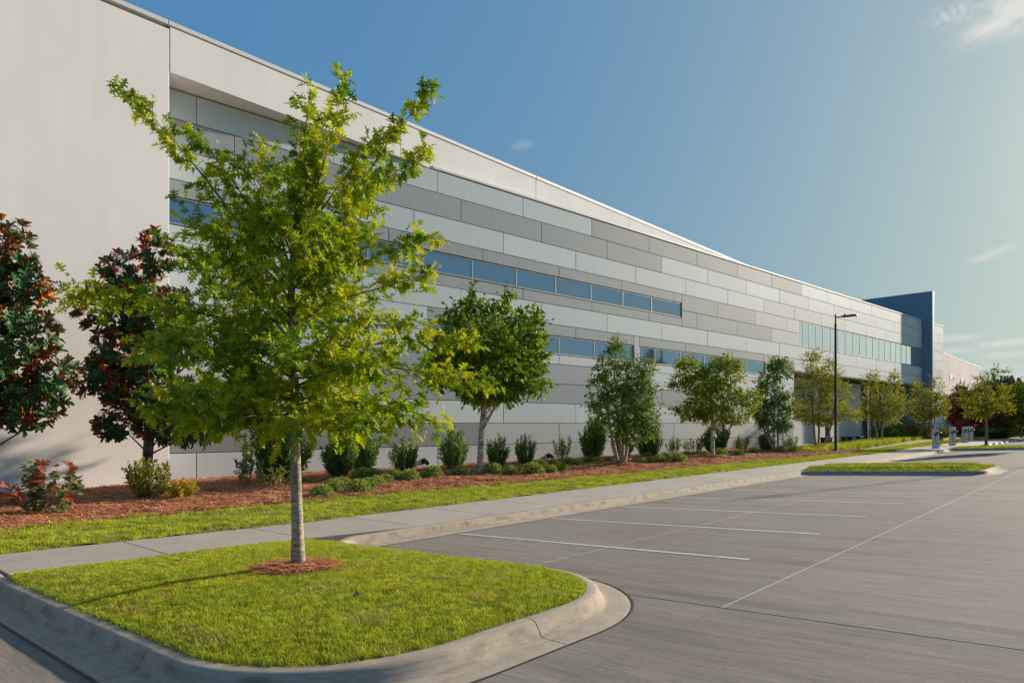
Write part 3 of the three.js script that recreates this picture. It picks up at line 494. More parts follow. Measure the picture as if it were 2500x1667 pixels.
// warehouse wing farther back
{
  const wing = thing('warehouse_wing', 'mauve grey tilt-up concrete warehouse wing with small square windows behind the fin', 'building', [-21.7, 0, -88], Math.PI / 2);
  const wm = [0, 1, 2].map(k => new THREE.MeshStandardMaterial({ map: repeated(stuccoTile, 1 / 6, 1 / 6), color: rgb(0.64 + 0.04 * k, 0.57 + 0.04 * k, 0.58 + 0.04 * k), roughness: 0.9, side: THREE.DoubleSide }));
  const js = [93, 103.5, 113.8, 124.1, 134.5, 144.9, 155.4, 165.5, 170]; 
  for (let i = 0; i < js.length - 1; i++) { part('wall_panel', board(js[i + 1] - js[i] - 0.05, 13.4, 0.3, 0.02), wm[i % 3], wing).position.set(js[i] - 88, -0.1, 0); part('coping', board(js[i + 1] - js[i] - 0.01, 0.14, 0.4, 0.02), copingMat, wing).position.set(js[i] - 88, 13.32, 0.03); }
  part('wall_core', box(77, 13.2, 14, 43.5, 6.4, -7.4), std(0.3, 0.28, 0.28, 0.9), wing);
  for (const [a, b] of [[134.9, 138.6], [145.6, 149.3], [156.6, 159.9]]) {
    const g = new THREE.Group(); g.name = 'window'; g.position.set(a - 88, 9.35, 0); wing.add(g);
    part('frame', board(b - a, 0.8, 0.06, 0.01), std(0.7, 0.7, 0.68, 0.6), g).position.z = 0.05;
    for (let k = 0; k < 3; k++) part('pane', box((b - a) / 3 - 0.18, 0.62, 0.02, (k + 0.5) * (b - a) / 3, 0.4, 0.062), k === 2 ? std(0.05, 0.05, 0.06, 0.2) : std(0.78, 0.78, 0.75, 0.5), g);
  }
}

// ---------------------------------------------------------------- leaves, limbs and crowns
function leafGeo(outline, fold = 0.3, curl = 0.25) {  // outline: right half from base to tip, length 1
  const L = outline.map(([x, y]) => [-x, y]).reverse().slice(1, -1), pts = [...outline, ...L].map(p => new THREE.Vector2(...p));
  const f = THREE.ShapeUtils.triangulateShape(pts, []), P = [];
  for (const t of f) for (const k of t) { const p = pts[k]; P.push(p.x, p.y, fold * Math.abs(p.x) - curl * p.y * p.y * 0.6); }
  const g = new THREE.BufferGeometry(); g.setAttribute('position', new THREE.Float32BufferAttribute(P, 3)); g.computeVertexNormals(); return g;
}
function strapLeaf(w, rows, fold = 0.35, curl = 0.3) { // a leaf of 2 columns folded on the midrib
  const P = [], at = (x, t) => [x, t, fold * Math.abs(x) - curl * t * t * 0.6];
  for (let i = 0; i < rows.length - 1; i++) { const [t0, w0] = rows[i], [t1, w1] = rows[i + 1]; for (const s of [-1, 1]) { const a = at(0, t0), b = at(s * w0 * w, t0), c = at(s * w1 * w, t1), d = at(0, t1); if (w0 > 0) P.push(...a, ...b, ...c); if (true) P.push(...a, ...c, ...d); } }
  const g = new THREE.BufferGeometry(); g.setAttribute('position', new THREE.Float32BufferAttribute(P, 3)); g.computeVertexNormals(); return g;
}
const oakLeaf = leafGeo([[0.012, 0], [0.05, 0.14], [0.27, 0.12], [0.10, 0.27], [0.09, 0.33], [0.43, 0.40], [0.33, 0.50], [0.11, 0.52], [0.10, 0.59], [0.37, 0.72], [0.24, 0.76], [0.09, 0.77], [0.13, 0.88], [0, 1]], 0.35, 0.35);
const ovalLeaf = strapLeaf(0.25, [[0, 0.05], [0.3, 0.9], [0.6, 1], [0.85, 0.55], [1, 0]]);
const lanceLeaf = strapLeaf(0.14, [[0, 0.1], [0.4, 1], [0.75, 0.7], [1, 0]], 0.3, 0.2);
const roundLeaf = strapLeaf(0.36, [[0, 0.1], [0.3, 1], [0.65, 0.9], [1, 0]]);
const mapleLeaf = leafGeo([[0.012, 0], [0.03, 0.18], [0.38, 0.10], [0.28, 0.28], [0.55, 0.48], [0.40, 0.58], [0.20, 0.55], [0.22, 0.78], [0, 1]], 0.25, 0.4);
const quadLeaf = strapLeaf(0.34, [[0, 0], [0.5, 1], [1, 0]]);
function orient(dir, normalHint, out) {               // y along dir, z towards the hint
  const y = dir.clone().normalize(), x = new THREE.Vector3().crossVectors(y, normalHint).normalize(), z = new THREE.Vector3().crossVectors(x, y);
  return out.makeBasis(x, y, z);
}
function leafSpots(twigs, R, { per, size, spread = 0.9, droop = 0.2, up = 0.7, tint }) {  // twigs: [point, direction, length]
  const out = [];
  for (const [p, d, len] of twigs) {
    const n = Math.max(1, Math.round(per * (0.7 + 0.6 * R()))), tc = tint(R, p);
    for (let i = 0; i < n; i++) {
      const t = (i + 0.6) / n, q = p.clone().addScaledVector(d, len * t);
      const dir = d.clone().multiplyScalar(i === n - 1 ? 1.2 : 0.5).add(V3.set(R() - 0.5, R() - 0.5, R() - 0.5).multiplyScalar(spread * 2)); dir.y -= droop * R();
      const nh = new THREE.Vector3((R() - 0.5) * 2, up + R(), (R() - 0.5) * 2), m = orient(dir, nh, new THREE.Matrix4()), s = size * (0.65 + 0.6 * R());
      m.scale(S3.set(s, s, s)).setPosition(q);
      const b = 0.78 + 0.44 * R(); out.push([m, C3.clone().copy(tc).multiplyScalar(b)]);
    }
  }
  return out;
}
function foliage(name, geo, mat, spots, parent) {
  const m = new THREE.InstancedMesh(geo, mat, spots.length); m.name = name; m.castShadow = m.receiveShadow = true; m.userData.kind = 'stuff';
  spots.forEach(([mx, c], i) => { m.setMatrixAt(i, mx); m.setColorAt(i, c); }); parent.add(m); return m;
}
const mixTint = (a, b, k = 1) => (R) => { const t = Math.pow(R(), k); return rgb(a[0] + (b[0] - a[0]) * t, a[1] + (b[1] - a[1]) * t, a[2] + (b[2] - a[2]) * t); };

// the young oak on the island; local x runs across the view, z towards the viewer, metres
{
  const R = rng(101), tree = thing('oak_tree', 'young oak with lobed bright yellow green leaves on the kerbed turf island', 'tree', [-6.85, isl1Y(-6.85, -4.08) - 0.01, -4.08], YAW);
  tree.scale.setScalar(0.965);
  const tp = [[0, 0, 0], [-0.01, 0.4, 0], [-0.025, 0.9, 0], [-0.04, 1.6, 0.01], [-0.05, 2.4, 0], [-0.08, 3.2, 0.02], [-0.05, 3.9, 0], [0.05, 4.7, 0.03], [0.14, 5.55, 0]];
  const trunkAt = v => { for (let i = 0; i < tp.length - 1; i++) if (v <= tp[i + 1][1]) { const f = (v - tp[i][1]) / (tp[i + 1][1] - tp[i][1]); return tp[i].map((a, k) => a + (tp[i + 1][k] - a) * f); } return tp[tp.length - 1]; };
  part('trunk', tube([[0, -0.06, 0], ...tp.slice(1)], [0.092, 0.068, 0.061, 0.056, 0.046, 0.034, 0.022, 0.013, 0.004], 14), oakBark, tree);
  const B = [[3.2, -1.97, 5.5, 0.1, 0.75], [3.4, 0.59, 5.62, 0.15, 0.8], [3.2, 1.55, 5.6, -0.1, 0.8], [3.3, 1.48, 4.7, 0.3, 0.9], [3.0, 1.5, 3.9, -0.3, 1], [2.8, 1.53, 3.3, 0.4, 1], [2.4, 2.05, 2.65, -0.2, 0.9], [2.3, 2.19, 2.1, 0.5, 0.8], [1.9, 1.6, 1.75, 0.2, 0.9], [1.85, 0.9, 1.72, 0.8, 1],
    [2.6, -2.43, 3.1, 0.3, 1.1], [2.9, -1.5, 3.75, -0.3, 1], [3.4, -1.03, 4.9, 0.4, 0.8], [3.1, -1.3, 4.15, -0.6, 0.9], [2.4, -1.6, 2.5, 0.5, 1], [2.2, -1.75, 2.85, -0.4, 1], [1.95, -1.6, 1.85, 0.3, 1], [1.85, -1.2, 1.75, -0.6, 1], [2.05, -1.7, 2.1, -0.2, 1],
    [2.2, 0.3, 2.4, 1.5, 1], [2.6, -0.5, 3.1, 1.4, 1], [3.0, 0.5, 3.6, 1.2, 1], [2.2, 0.4, 2.5, -1.5, 1], [2.7, -0.4, 3.3, -1.4, 1], [3.2, 0.3, 4.2, -1.0, 1], [3.4, -0.3, 4.4, 0.9, 1], [1.95, -0.6, 1.95, 1.3, 1], [1.95, 0.7, 1.95, -1.2, 1], [2.1, 1.2, 2.3, 1.0, 1], [2.1, -1.1, 2.4, 1.1, 1], [2.5, 1.2, 3.0, -0.9, 1], [2.4, -1.2, 2.8, -1.0, 1], [3.6, -0.5, 4.95, -0.3, 0.8], [3.7, 0.95, 4.95, 0.1, 0.8], [2.9, 0.9, 4.2, 0.6, 1], [2.8, -0.9, 3.9, 0.7, 1], [1.78, -0.7, 1.66, 0.3, 1], [1.82, 0.5, 1.68, -0.5, 1], [2.3, 0.8, 2.9, 0.2, 1.2], [2.5, -0.8, 2.7, 0.1, 1.2], [2.9, -0.6, 3.3, 0.4, 1.2], [2.9, 0.5, 3.3, -0.3, 1.2], [2.1, -0.5, 2.3, 0.5, 1.2], [2.2, 0.8, 2.3, -0.4, 1], [1.8, -1.05, 1.66, 0.5, 1.1], [1.8, 0.95, 1.64, 0.3, 1.1], [1.84, 0.3, 1.68, 0.9, 1.1], [1.84, -0.3, 1.7, -0.8, 1.1], [1.86, -1.5, 1.7, 0.0, 1], [1.86, 1.35, 1.68, -0.3, 1], [1.84, -0.55, 1.7, 0.8, 1.1], [3.3, 0.7, 4.0, -0.4, 1.1], [3.3, -0.6, 4.0, 0.1, 1.1], [3.7, 0.3, 4.6, 0.4, 1], [3.6, 0.1, 5.1, -0.3, 0.8]];
  const twigs = [], sticks = [];
  const stickOf = (a, b, r) => sticks.push(tube([a.toArray(), a.clone().lerp(b, 0.5).add(V3.set(0, 0.01, 0)).toArray(), b.toArray()], [r, r * 0.7, r * 0.35], 4));
  for (const [v0, u, v, w, dens] of B) {
    const a = new THREE.Vector3(...trunkAt(v0)), b = new THREE.Vector3(u, v, w), L = a.distanceTo(b), lift = u * u + w * w > 1.5 ? 0.10 : 0.02;
    const mid = a.clone().lerp(b, 0.35).add(new THREE.Vector3((R() - 0.5) * 0.12, lift * L * 0.5, (R() - 0.5) * 0.12)), mid2 = a.clone().lerp(b, 0.7).add(new THREE.Vector3((R() - 0.5) * 0.1, lift * L * 0.35, (R() - 0.5) * 0.1));
    const pts = [a, mid, mid2, b], cv = new THREE.CatmullRomCurve3(pts);
    part('branch', tube(pts.map(p => p.toArray()), [0.009 + 0.006 * L, 0.006 + 0.003 * L, 0.005, 0.002], 6), twigBark, tree);
    const n = Math.round(L / 0.048 * dens), top = v > 4.4 ? 0.62 : 1;
    for (let i = 0; i < n; i++) {
      const t = 0.16 + 0.84 * (i + R()) / n, p = cv.getPoint(Math.min(t, 1)), tg = cv.getTangent(Math.min(t, 1));
      const side = new THREE.Vector3(R() - 0.5, (R() - 0.42) * 0.8, R() - 0.5).normalize(), d = tg.multiplyScalar(0.75).add(side.multiplyScalar(0.9)).normalize(), len = (0.16 + 0.42 * R()) * (1.15 - 0.6 * t) * top;
      twigs.push([p, d, len]); if (i % 3 === 0) stickOf(p, p.clone().addScaledVector(d, len), 0.0028);
    }
  }
  for (let i = 0; i < 210; i++) { const v = 1.85 + 2.1 * R(), p = new THREE.Vector3(...trunkAt(v)), a = R() * 6.28, q = 0.1 + 0.55 * R(), d = new THREE.Vector3(Math.cos(a), 0.1 - 0.3 * R(), Math.sin(a)).normalize(); twigs.push([p.addScaledVector(d, q), d, 0.2 + 0.2 * R()]); }
  for (let i = 0; i < 34; i++) { const v = 4.0 + 1.55 * i / 34, p = new THREE.Vector3(...trunkAt(v)), a = R() * 6.28; twigs.push([p, new THREE.Vector3(Math.cos(a), 0.5, Math.sin(a)).normalize(), 0.14 + 0.12 * R()]); }
  part('twigs', mergeGeometries(sticks), twigBark, tree).userData.kind = 'stuff';
  const spots = leafSpots(twigs, R, { per: 7.5, size: 0.12, spread: 0.7, droop: 0.35, up: 0.5, tint: mixTint([0.10, 0.25, 0.008], [0.64, 0.63, 0.018], 0.95) });
  // the leaves nearest the viewer are single parts, the rest one mass
  spots.sort((a, b) => b[0].elements[14] - a[0].elements[14]);
  const near = spots.slice(0, 300), mats = [[0.11, 0.25, 0.008], [0.26, 0.38, 0.012], [0.46, 0.50, 0.016]].map(c => leafMat(...c, 0.55));
  near.forEach(([m], i) => { const o = part('leaf', oakLeaf, mats[i % 3], tree); m.decompose(o.position, o.quaternion, o.scale); });
  foliage('crown', oakLeaf, leafMat(1, 1, 1, 0.55), spots.slice(300), tree);
}

// other trees: stems, limbs and leaf clusters
function makeTree({ name, label, group, at, turn = YAW, seed, stems, bark, lobes, leaf, mat, size, per, density, tint, depth = 0.9, spread = 0.7, droop = 0.25, twigLen = 0.3, scale = 1, up = 0.7 }) {
  const R = rng(seed), tree = thing(name, label, 'tree', at, turn, group), twigs = [], limbs = []; tree.scale.setScalar(scale);
  const curves = stems.map(s => new THREE.CatmullRomCurve3(s.p.map(q => new THREE.Vector3(...q))));
  stems.forEach(s => part('trunk', tube(s.p, s.r, 9), bark, tree));
  const wide = Math.max(...lobes.map(l => l[2]));
  lobes.forEach(([u, v, ru, rv, w], i) => {
    const small = ru < wide * 0.6, c = new THREE.Vector3(u, v, w !== undefined ? w : small ? (R() - 0.5) * wide * 1.1 : 0), rw = small ? ru : ru * depth;
    const cv = curves[i % curves.length], end = cv.getPoint(1), base = cv.getPoint(clamp(0.45 + 0.5 * R() * (v > end.y ? 1 : 0.7)));
    const m1 = base.clone().lerp(c, 0.5).add(new THREE.Vector3((R() - 0.5) * 0.15, 0.1, (R() - 0.5) * 0.15));
    limbs.push(tube([base.toArray(), m1.toArray(), c.toArray()], [0.02 + 0.008 * ru, 0.012, 0.004], 5));
    const area = 4.2 * Math.pow((Math.pow(ru * rv, 1.6) + Math.pow(ru * rw, 1.6) + Math.pow(rv * rw, 1.6)) / 3, 1 / 1.6), n = Math.max(6, Math.round(area * density * 6));
    for (let k = 0; k < n; k++) {
      const a = R() * 6.283, z = R() * 2 - 1, s = Math.sqrt(1 - z * z), f = 0.35 + 0.65 * Math.pow(R(), 0.45), bump = 0.82 + 0.3 * noise(a * 2.2 + i * 7, z * 3 + 5, seed);
      const d = new THREE.Vector3(s * Math.cos(a), z, s * Math.sin(a)), p = new THREE.Vector3(c.x + d.x * ru * f * bump, c.y + d.y * rv * f * bump, c.z + d.z * rw * f * bump);
      const dir = d.clone().add(new THREE.Vector3((R() - 0.5) * 0.9, 0.15 + (R() - 0.5) * 0.6, (R() - 0.5) * 0.9)).normalize();
      twigs.push([p.addScaledVector(dir, -twigLen * 0.4), dir, twigLen * (0.6 + 0.7 * R())]);
      if (k % 6 === 0) limbs.push(tube([c.clone().lerp(p, 0.15).toArray(), c.clone().lerp(p, 0.6).toArray(), p.toArray()], [0.008, 0.005, 0.002], 4));
    }
  });
  part('branches', mergeGeometries(limbs), bark, tree).userData.kind = 'stuff';
  foliage('crown', leaf, mat, leafSpots(twigs, R, { per, size, spread, droop, up, tint }), tree);
  return tree;
}
const stem = (p, r) => ({ p, r });
const crownMat = leafMat(1, 1, 1, 0.5), glossyMat = leafMat(1, 1, 1, 0.42, 0.65);
makeTree({ name: 'shade_tree', label: 'round headed young tree with large dark green leaves in the pine straw bed', at: [-16.5, bedY(-16.5, -16.78) - 0.03, -16.78], scale: 0.99, seed: 201, bark: paleBark,
  stems: [stem([[0, -0.1, 0], [0.02, 0.8, 0], [0.06, 1.5, 0], [0.12, 2.3, 0], [0.2, 3.8, 0]], [0.13, 0.11, 0.1, 0.085, 0.03]), stem([[0.1, 1.55, 0.02], [0.35, 2.0, 0.05], [0.6, 2.5, 0.1], [0.9, 3.6, 0.1]], [0.055, 0.05, 0.045, 0.02])],
  lobes: [[0.26, 3.72, 1.9, 1.2], [-0.88, 4.2, 1.1, 1.05], [1.25, 4.35, 1.1, 1.0], [-0.31, 5.4, 0.55, 0.8], [0.54, 5.3, 0.7, 0.8], [1.67, 5.2, 0.55, 0.68], [-1.23, 5.05, 0.55, 0.55], [-0.31, 6.15, 0.16, 0.36, 0], [1.85, 3.29, 0.57, 0.57], [-1.35, 3.43, 0.57, 0.57], [0.4, 2.85, 1.2, 0.42], [0.3, 4.5, 1.2, 0.8, 0.9], [0.2, 4.2, 1.3, 0.9, -0.9], [-0.9, 5.7, 0.3, 0.4], [0.9, 6.0, 0.25, 0.35], [2.1, 4.3, 0.4, 0.5], [1.95, 5.0, 0.3, 0.5]],
  leaf: roundLeaf, mat: leafMat(1, 1, 1, 0.42, 0.65), size: 0.165, per: 6, density: 10, tint: mixTint([0.07, 0.18, 0.02], [0.42, 0.50, 0.03], 1.2), twigLen: 0.42, droop: 0.5 });
makeTree({ name: 'evergreen_tree', label: 'upright multi-stemmed evergreen with four pale trunks beside the small round boxwoods', at: [-15.5, bedY(-15.5, -24.05) - 0.03, -24.05], scale: 0.915, seed: 202, bark: paleBark,
  stems: [[-0.45, -0.15], [-0.1, 0.05], [0.08, 0.12], [0.2, 0.3]].map(([a, b], i) => stem([[b * 0.4, -0.1, 0.1 * (i - 1.5)], [b * 0.7 + a * 0.3, 0.8, 0.15 * (i - 1.5)], [a, 1.8, 0.25 * (i - 1.5)], [a * 1.3, 3.6, 0.2 * (i - 1.5)]], [0.085, 0.075, 0.055, 0.015])),
  lobes: [[0.09, 2.45, 1.3, 1.0], [0.83, 2.08, 0.9, 0.75], [-0.83, 3.3, 0.6, 0.78], [0.28, 3.85, 0.95, 0.88], [-0.28, 4.9, 0.42, 0.7], [-0.28, 5.4, 0.2, 0.35, 0], [1.2, 4.2, 0.4, 0.62], [0.83, 3.19, 0.9, 0.8], [-0.83, 4.25, 0.34, 0.5], [1.3, 1.52, 0.5, 0.4], [-1.2, 2.63, 0.28, 0.26], [0.09, 1.36, 0.7, 0.34]],
  leaf: ovalLeaf, mat: glossyMat, size: 0.15, per: 6, density: 12, tint: mixTint([0.08, 0.19, 0.035], [0.40, 0.47, 0.07], 1.2), twigLen: 0.34 });
makeTree({ name: 'shade_tree', label: 'open yellow green young tree with a green and white trap hung on its trunk', at: [-15.5, bedY(-15.5, -32.58) - 0.03, -32.58], scale: 0.902, seed: 203, bark: paleBark,
  stems: [stem([[0, -0.1, 0], [0, 0.8, 0], [-0.02, 1.5, 0], [0.0, 2.0, 0], [-0.2, 3.6, 0]], [0.13, 0.115, 0.105, 0.08, 0.025]), stem([[0, 1.7, 0], [0.4, 2.3, 0.05], [0.8, 3.4, 0.1]], [0.06, 0.05, 0.02])],
  lobes: [[0.0, 3.27, 1.5, 0.9], [-1.15, 4.8, 1.0, 0.58], [0.81, 4.6, 1.0, 0.9], [-1.61, 5.25, 0.55, 0.28], [0.92, 5.3, 0.55, 0.38], [1.84, 3.27, 0.9, 0.5], [-1.15, 2.4, 0.9, 0.3], [1.15, 2.05, 0.65, 0.3], [0.0, 2.35, 1.2, 0.42], [-0.46, 4.1, 1.3, 0.75], [2.19, 2.46, 0.45, 0.28], [-1.9, 4.05, 0.5, 0.2], [-2.2, 3.95, 0.3, 0.12], [-1.6, 2.7, 0.6, 0.2]],
  leaf: quadLeaf, mat: crownMat, size: 0.16, per: 6, density: 10, tint: mixTint([0.11, 0.21, 0.016], [0.50, 0.50, 0.03], 1.1), twigLen: 0.4 });
makeTree({ name: 'evergreen_tree', label: 'narrow multi-stemmed evergreen with pale slanting trunks just before the sheltered entrance', at: [-15.66, bedY(-15.66, -41.31) - 0.03, -41.31], seed: 204, bark: paleBark,
  stems: [[-0.8, 0.1], [-0.1, 0.0], [0.12, 0.1]].map(([a, b], i) => stem([[b, -0.1, 0.1 * (i - 1)], [b + a * 0.5, 0.7, 0.12 * (i - 1)], [a * 0.8, 1.6, 0.2 * (i - 1)], [a * 0.6 + 0.2 * i, 4.2, 0.1]], [0.075, 0.06, 0.05, 0.012])),
  lobes: [[-0.05, 2.1, 1.05, 0.95], [-0.3, 3.5, 0.85, 0.85], [0.35, 4.95, 0.8, 0.65], [-0.54, 4.35, 0.42, 0.52], [0.82, 3.0, 0.45, 0.65], [0.07, 5.3, 0.55, 0.3], [-0.67, 2.35, 0.6, 0.75], [0.3, 1.5, 0.5, 0.4]],
  leaf: ovalLeaf, mat: glossyMat, size: 0.15, per: 6, density: 14, tint: mixTint([0.08, 0.20, 0.045], [0.36, 0.44, 0.07], 1.2), twigLen: 0.36 });
const birchTint = mixTint([0.16, 0.22, 0.018], [0.54, 0.48, 0.03], 1.0);
const birchStems = list => list.map(([a, b, h], i) => stem([[a * 0.25, -0.1, 0.12 * (i - 1)], [a * 0.7, 1.0, 0.15 * (i - 1)], [a, h * 0.5, 0.2 * (i - 1)], [b, h, 0.1 * (i - 1)]], [0.085, 0.07, 0.05, 0.012]));
makeTree({ name: 'birch_tree', label: 'largest multi-stemmed river birch, directly left of the black street lamp', group: 'birches before the entrance', at: [-14.87, bedY(-14.87, -46.69) - 0.03, -46.69], seed: 205, bark: birchBark, stems: birchStems([[-0.25, -0.3, 5], [0.1, 0.3, 5.3], [0.9, 1.1, 4.2]]),
  lobes: [[0.32, 2.55, 1.8, 0.85], [-0.21, 4.3, 1.2, 1.1], [0.86, 4.55, 1.0, 1.1], [-0.21, 5.85, 0.55, 0.7], [1.53, 3.55, 0.9, 1.0], [-1.02, 2.6, 0.75, 0.65], [-1.2, 3.55, 0.6, 0.75], [0.32, 6.15, 0.42, 0.42], [1.66, 2.2, 0.8, 0.36], [0.05, 1.85, 1.3, 0.26], [0.9, 5.6, 0.4, 0.4]],
  leaf: quadLeaf, mat: crownMat, size: 0.125, per: 6, density: 9, tint: birchTint, twigLen: 0.4 });
makeTree({ name: 'birch_tree', label: 'middle river birch with reddish forked trunks, in front of the entrance doors', group: 'birches before the entrance', at: [-14.68, bedY(-14.68, -61.56) - 0.03, -61.56], seed: 206, bark: birchBark, stems: birchStems([[-0.45, -0.6, 5], [0.15, 0.3, 5]]),
  lobes: [[-0.07, 3.17, 1.5, 1.1], [-0.9, 4.85, 0.8, 0.85], [0.6, 4.85, 0.75, 0.85], [1.27, 3.34, 0.95, 1.0], [-1.07, 2.7, 0.8, 0.8], [0.27, 2.05, 1.3, 0.32], [-0.57, 5.6, 0.36, 0.42], [0.6, 5.65, 0.3, 0.36], [1.77, 3.01, 0.5, 0.55]],
  leaf: quadLeaf, mat: crownMat, size: 0.145, per: 6, density: 7, tint: birchTint, twigLen: 0.42 });
makeTree({ name: 'birch_tree', label: 'farthest river birch, its crown overlapping the blue fin wall', group: 'birches before the entrance', at: [-13.6, bedY(-13.6, -74.5) - 0.03, -74.5], seed: 207, bark: birchBark, stems: birchStems([[-0.3, -0.6, 5], [0.05, 0.2, 5], [0.35, 0.6, 4.4]]),
  lobes: [[-0.34, 3.33, 1.5, 1.35], [-1.2, 4.6, 0.8, 0.9], [0.35, 4.6, 0.55, 1.05], [0.74, 3.33, 1.05, 1.05], [-0.81, 2.4, 1.3, 0.6], [1.13, 2.75, 0.75, 0.7], [-1.0, 5.45, 0.35, 0.5], [0.47, 5.7, 0.28, 0.42]],
  leaf: quadLeaf, mat: crownMat, size: 0.16, per: 6, density: 6, tint: birchTint, twigLen: 0.45 });
makeTree({ name: 'oak_tree', label: 'young yellow green oak standing on the farthest kerbed island beside the wheel stops', at: [-7.6, isl3Y(-7.6, -61.8) - 0.03, -61.8], seed: 208, bark: darkBark, stems: [stem([[0, -0.1, 0], [0, 1.2, 0], [0, 2.4, 0], [0.15, 5.4, 0]], [0.12, 0.085, 0.07, 0.02])],
  lobes: [[-0.29, 3.17, 1.25, 0.7], [-1.36, 3.78, 0.75, 0.6], [0.94, 3.48, 0.9, 0.6], [0.17, 5.1, 0.55, 0.68], [0.33, 5.7, 0.3, 0.42], [1.09, 5.7, 0.25, 0.2], [-0.59, 2.5, 0.95, 0.3], [-1.97, 4.24, 0.45, 0.36], [1.4, 2.75, 0.45, 0.28], [0.94, 4.24, 0.5, 0.3], [-0.3, 4.3, 0.6, 0.5]],
  leaf: quadLeaf, mat: crownMat, size: 0.15, per: 6, density: 7, tint: mixTint([0.12, 0.16, 0.014], [0.52, 0.48, 0.03], 1.0), twigLen: 0.4 });

// magnolias: whorls of leathery leaves, glossy green above and rust brown felt below
{
  const top = strapLeaf(0.2, [[0, 0.15], [0.35, 0.85], [0.68, 1], [0.9, 0.6], [1, 0]], 0.25, 0.25), low = top.clone().translate(0, 0, -0.008);
  const paint = (g, c) => { const n = g.attributes.position.count, a = new Float32Array(n * 3); for (let i = 0; i < n; i++) a.set(c, i * 3); g.setAttribute('color', new THREE.BufferAttribute(a, 3)); return g; };
  const leaf = mergeGeometries([paint(top, [0.035, 0.10, 0.025]), paint(low, [0.52, 0.15, 0.035])]);
  const mat = new THREE.MeshPhysicalMaterial({ vertexColors: true, roughness: 0.45, specularIntensity: 0.45, side: THREE.DoubleSide });
  function magnolia(label, at, seed, lobes, stems, count) {
    const R = rng(seed), tree = thing('magnolia_tree', label, 'tree', at, YAW, 'magnolias against the white wall');
    stems.forEach(s => part('trunk', tube(s.p, s.r, 10), darkBark, tree));
    const spots = [], limbs = [];
    lobes.forEach(([u, v, ru, rv, w], i) => {
      const rw = Math.min(ru, 0.95), c = new THREE.Vector3(u, v, w !== undefined ? w : (R() - 0.5) * 0.5), base = new THREE.Vector3(0.03, Math.max(1.0, v - 0.8), 0);
      limbs.push(tube([base.toArray(), base.clone().lerp(c, 0.5).toArray(), c.toArray()], [0.03, 0.018, 0.008], 5));
      const n = Math.max(5, Math.round(count * 2.4 * (ru * rv + ru * rw + rv * rw)));
      for (let k = 0; k < n; k++) {
        const a = R() * 6.283, z = R() * 2 - 1, s = Math.sqrt(1 - z * z), f = 0.55 + 0.5 * Math.pow(R(), 0.6), d = new THREE.Vector3(s * Math.cos(a), z, s * Math.sin(a));
        const p = new THREE.Vector3(c.x + d.x * ru * f, c.y + d.y * rv * f, c.z + d.z * rw * f), ax = d.clone().add(new THREE.Vector3((R() - 0.5) * 0.6, 0.55, (R() - 0.5) * 0.6)).normalize();
        if (k % 3 === 0) limbs.push(tube([c.clone().lerp(p, 0.2).toArray(), c.clone().lerp(p, 0.7).toArray(), p.toArray()], [0.009, 0.006, 0.004], 4));
        const e1 = new THREE.Vector3().crossVectors(ax, new THREE.Vector3(0.3, 0.2, 0.9)).normalize(), e2 = new THREE.Vector3().crossVectors(ax, e1), m = 6 + Math.floor(R() * 4), open = 0.2 + 0.85 * R();
        for (let q = 0; q < m; q++) {
          const w2 = q * 2.4 + R() * 0.5, rad = e1.clone().multiplyScalar(Math.cos(w2)).addScaledVector(e2, Math.sin(w2)), dir = ax.clone().multiplyScalar(1.15 - open * (0.4 + 0.6 * R())).addScaledVector(rad, 0.35 + open * 0.75), nh = ax.clone().addScaledVector(rad, -0.35), L = 0.19 * (0.7 + 0.55 * R());
          const mm = orient(dir, nh, new THREE.Matrix4()); mm.scale(S3.set(L, L, L)).setPosition(p.clone().addScaledVector(ax, 0.012 * q - 0.05)); const b = 0.75 + 0.5 * R(); spots.push([mm, rgb(b, b, b)]);
        }
      }
    });
    part('branches', mergeGeometries(limbs), darkBark, tree).userData.kind = 'stuff';
    foliage('crown', leaf, mat, spots, tree);
  }
  magnolia('magnolia with rust backed leaves cut off by the left edge of the photo', [-19.6, 0.08, -3.63], 301, [[0.54, 5.85, 0.55, 0.7], [0.45, 5.1, 0.8, 0.5], [1.42, 4.88, 0.26, 0.15, 0], [0.68, 3.77, 0.95, 0.9], [1.25, 2.91, 0.6, 0.7], [0.5, 2.35, 0.95, 0.66], [1.36, 1.97, 0.3, 0.2, 0.1], [-0.21, 4.43, 1.0, 1.7], [-0.12, 2.25, 0.9, 0.5]], [stem([[0, -0.1, 0], [0, 1.2, 0], [0.1, 3, 0], [0.4, 6, 0]], [0.1, 0.085, 0.06, 0.015])], 30);
  magnolia('magnolia with rust backed leaves at the corner where the white wall ends', [-19.6, 0.08, -7.15], 302, [[0.34, 6.35, 0.5, 0.62], [-0.62, 5.9, 0.66, 0.62], [-0.74, 4.86, 0.88, 0.68], [-0.32, 3.76, 1.1, 0.78], [-1.05, 2.98, 0.68, 0.56], [0.12, 2.65, 1.2, 0.72], [0.66, 1.9, 1.0, 0.5], [-0.74, 1.85, 0.58, 0.38], [1.3, 1.62, 0.5, 0.32], [0.42, 4.64, 1.0, 0.9], [-1.15, 3.43, 0.46, 0.38]], [stem([[-0.04, -0.1, 0], [-0.06, 0.7, 0], [-0.02, 1.4, 0], [0.0, 3.2, 0], [0.2, 6, 0]], [0.1, 0.085, 0.08, 0.06, 0.012]), stem([[0.06, -0.1, 0.03], [0.08, 0.7, 0.03], [0.14, 1.5, 0.03], [0.3, 3.2, 0]], [0.075, 0.065, 0.06, 0.02])], 30);
}

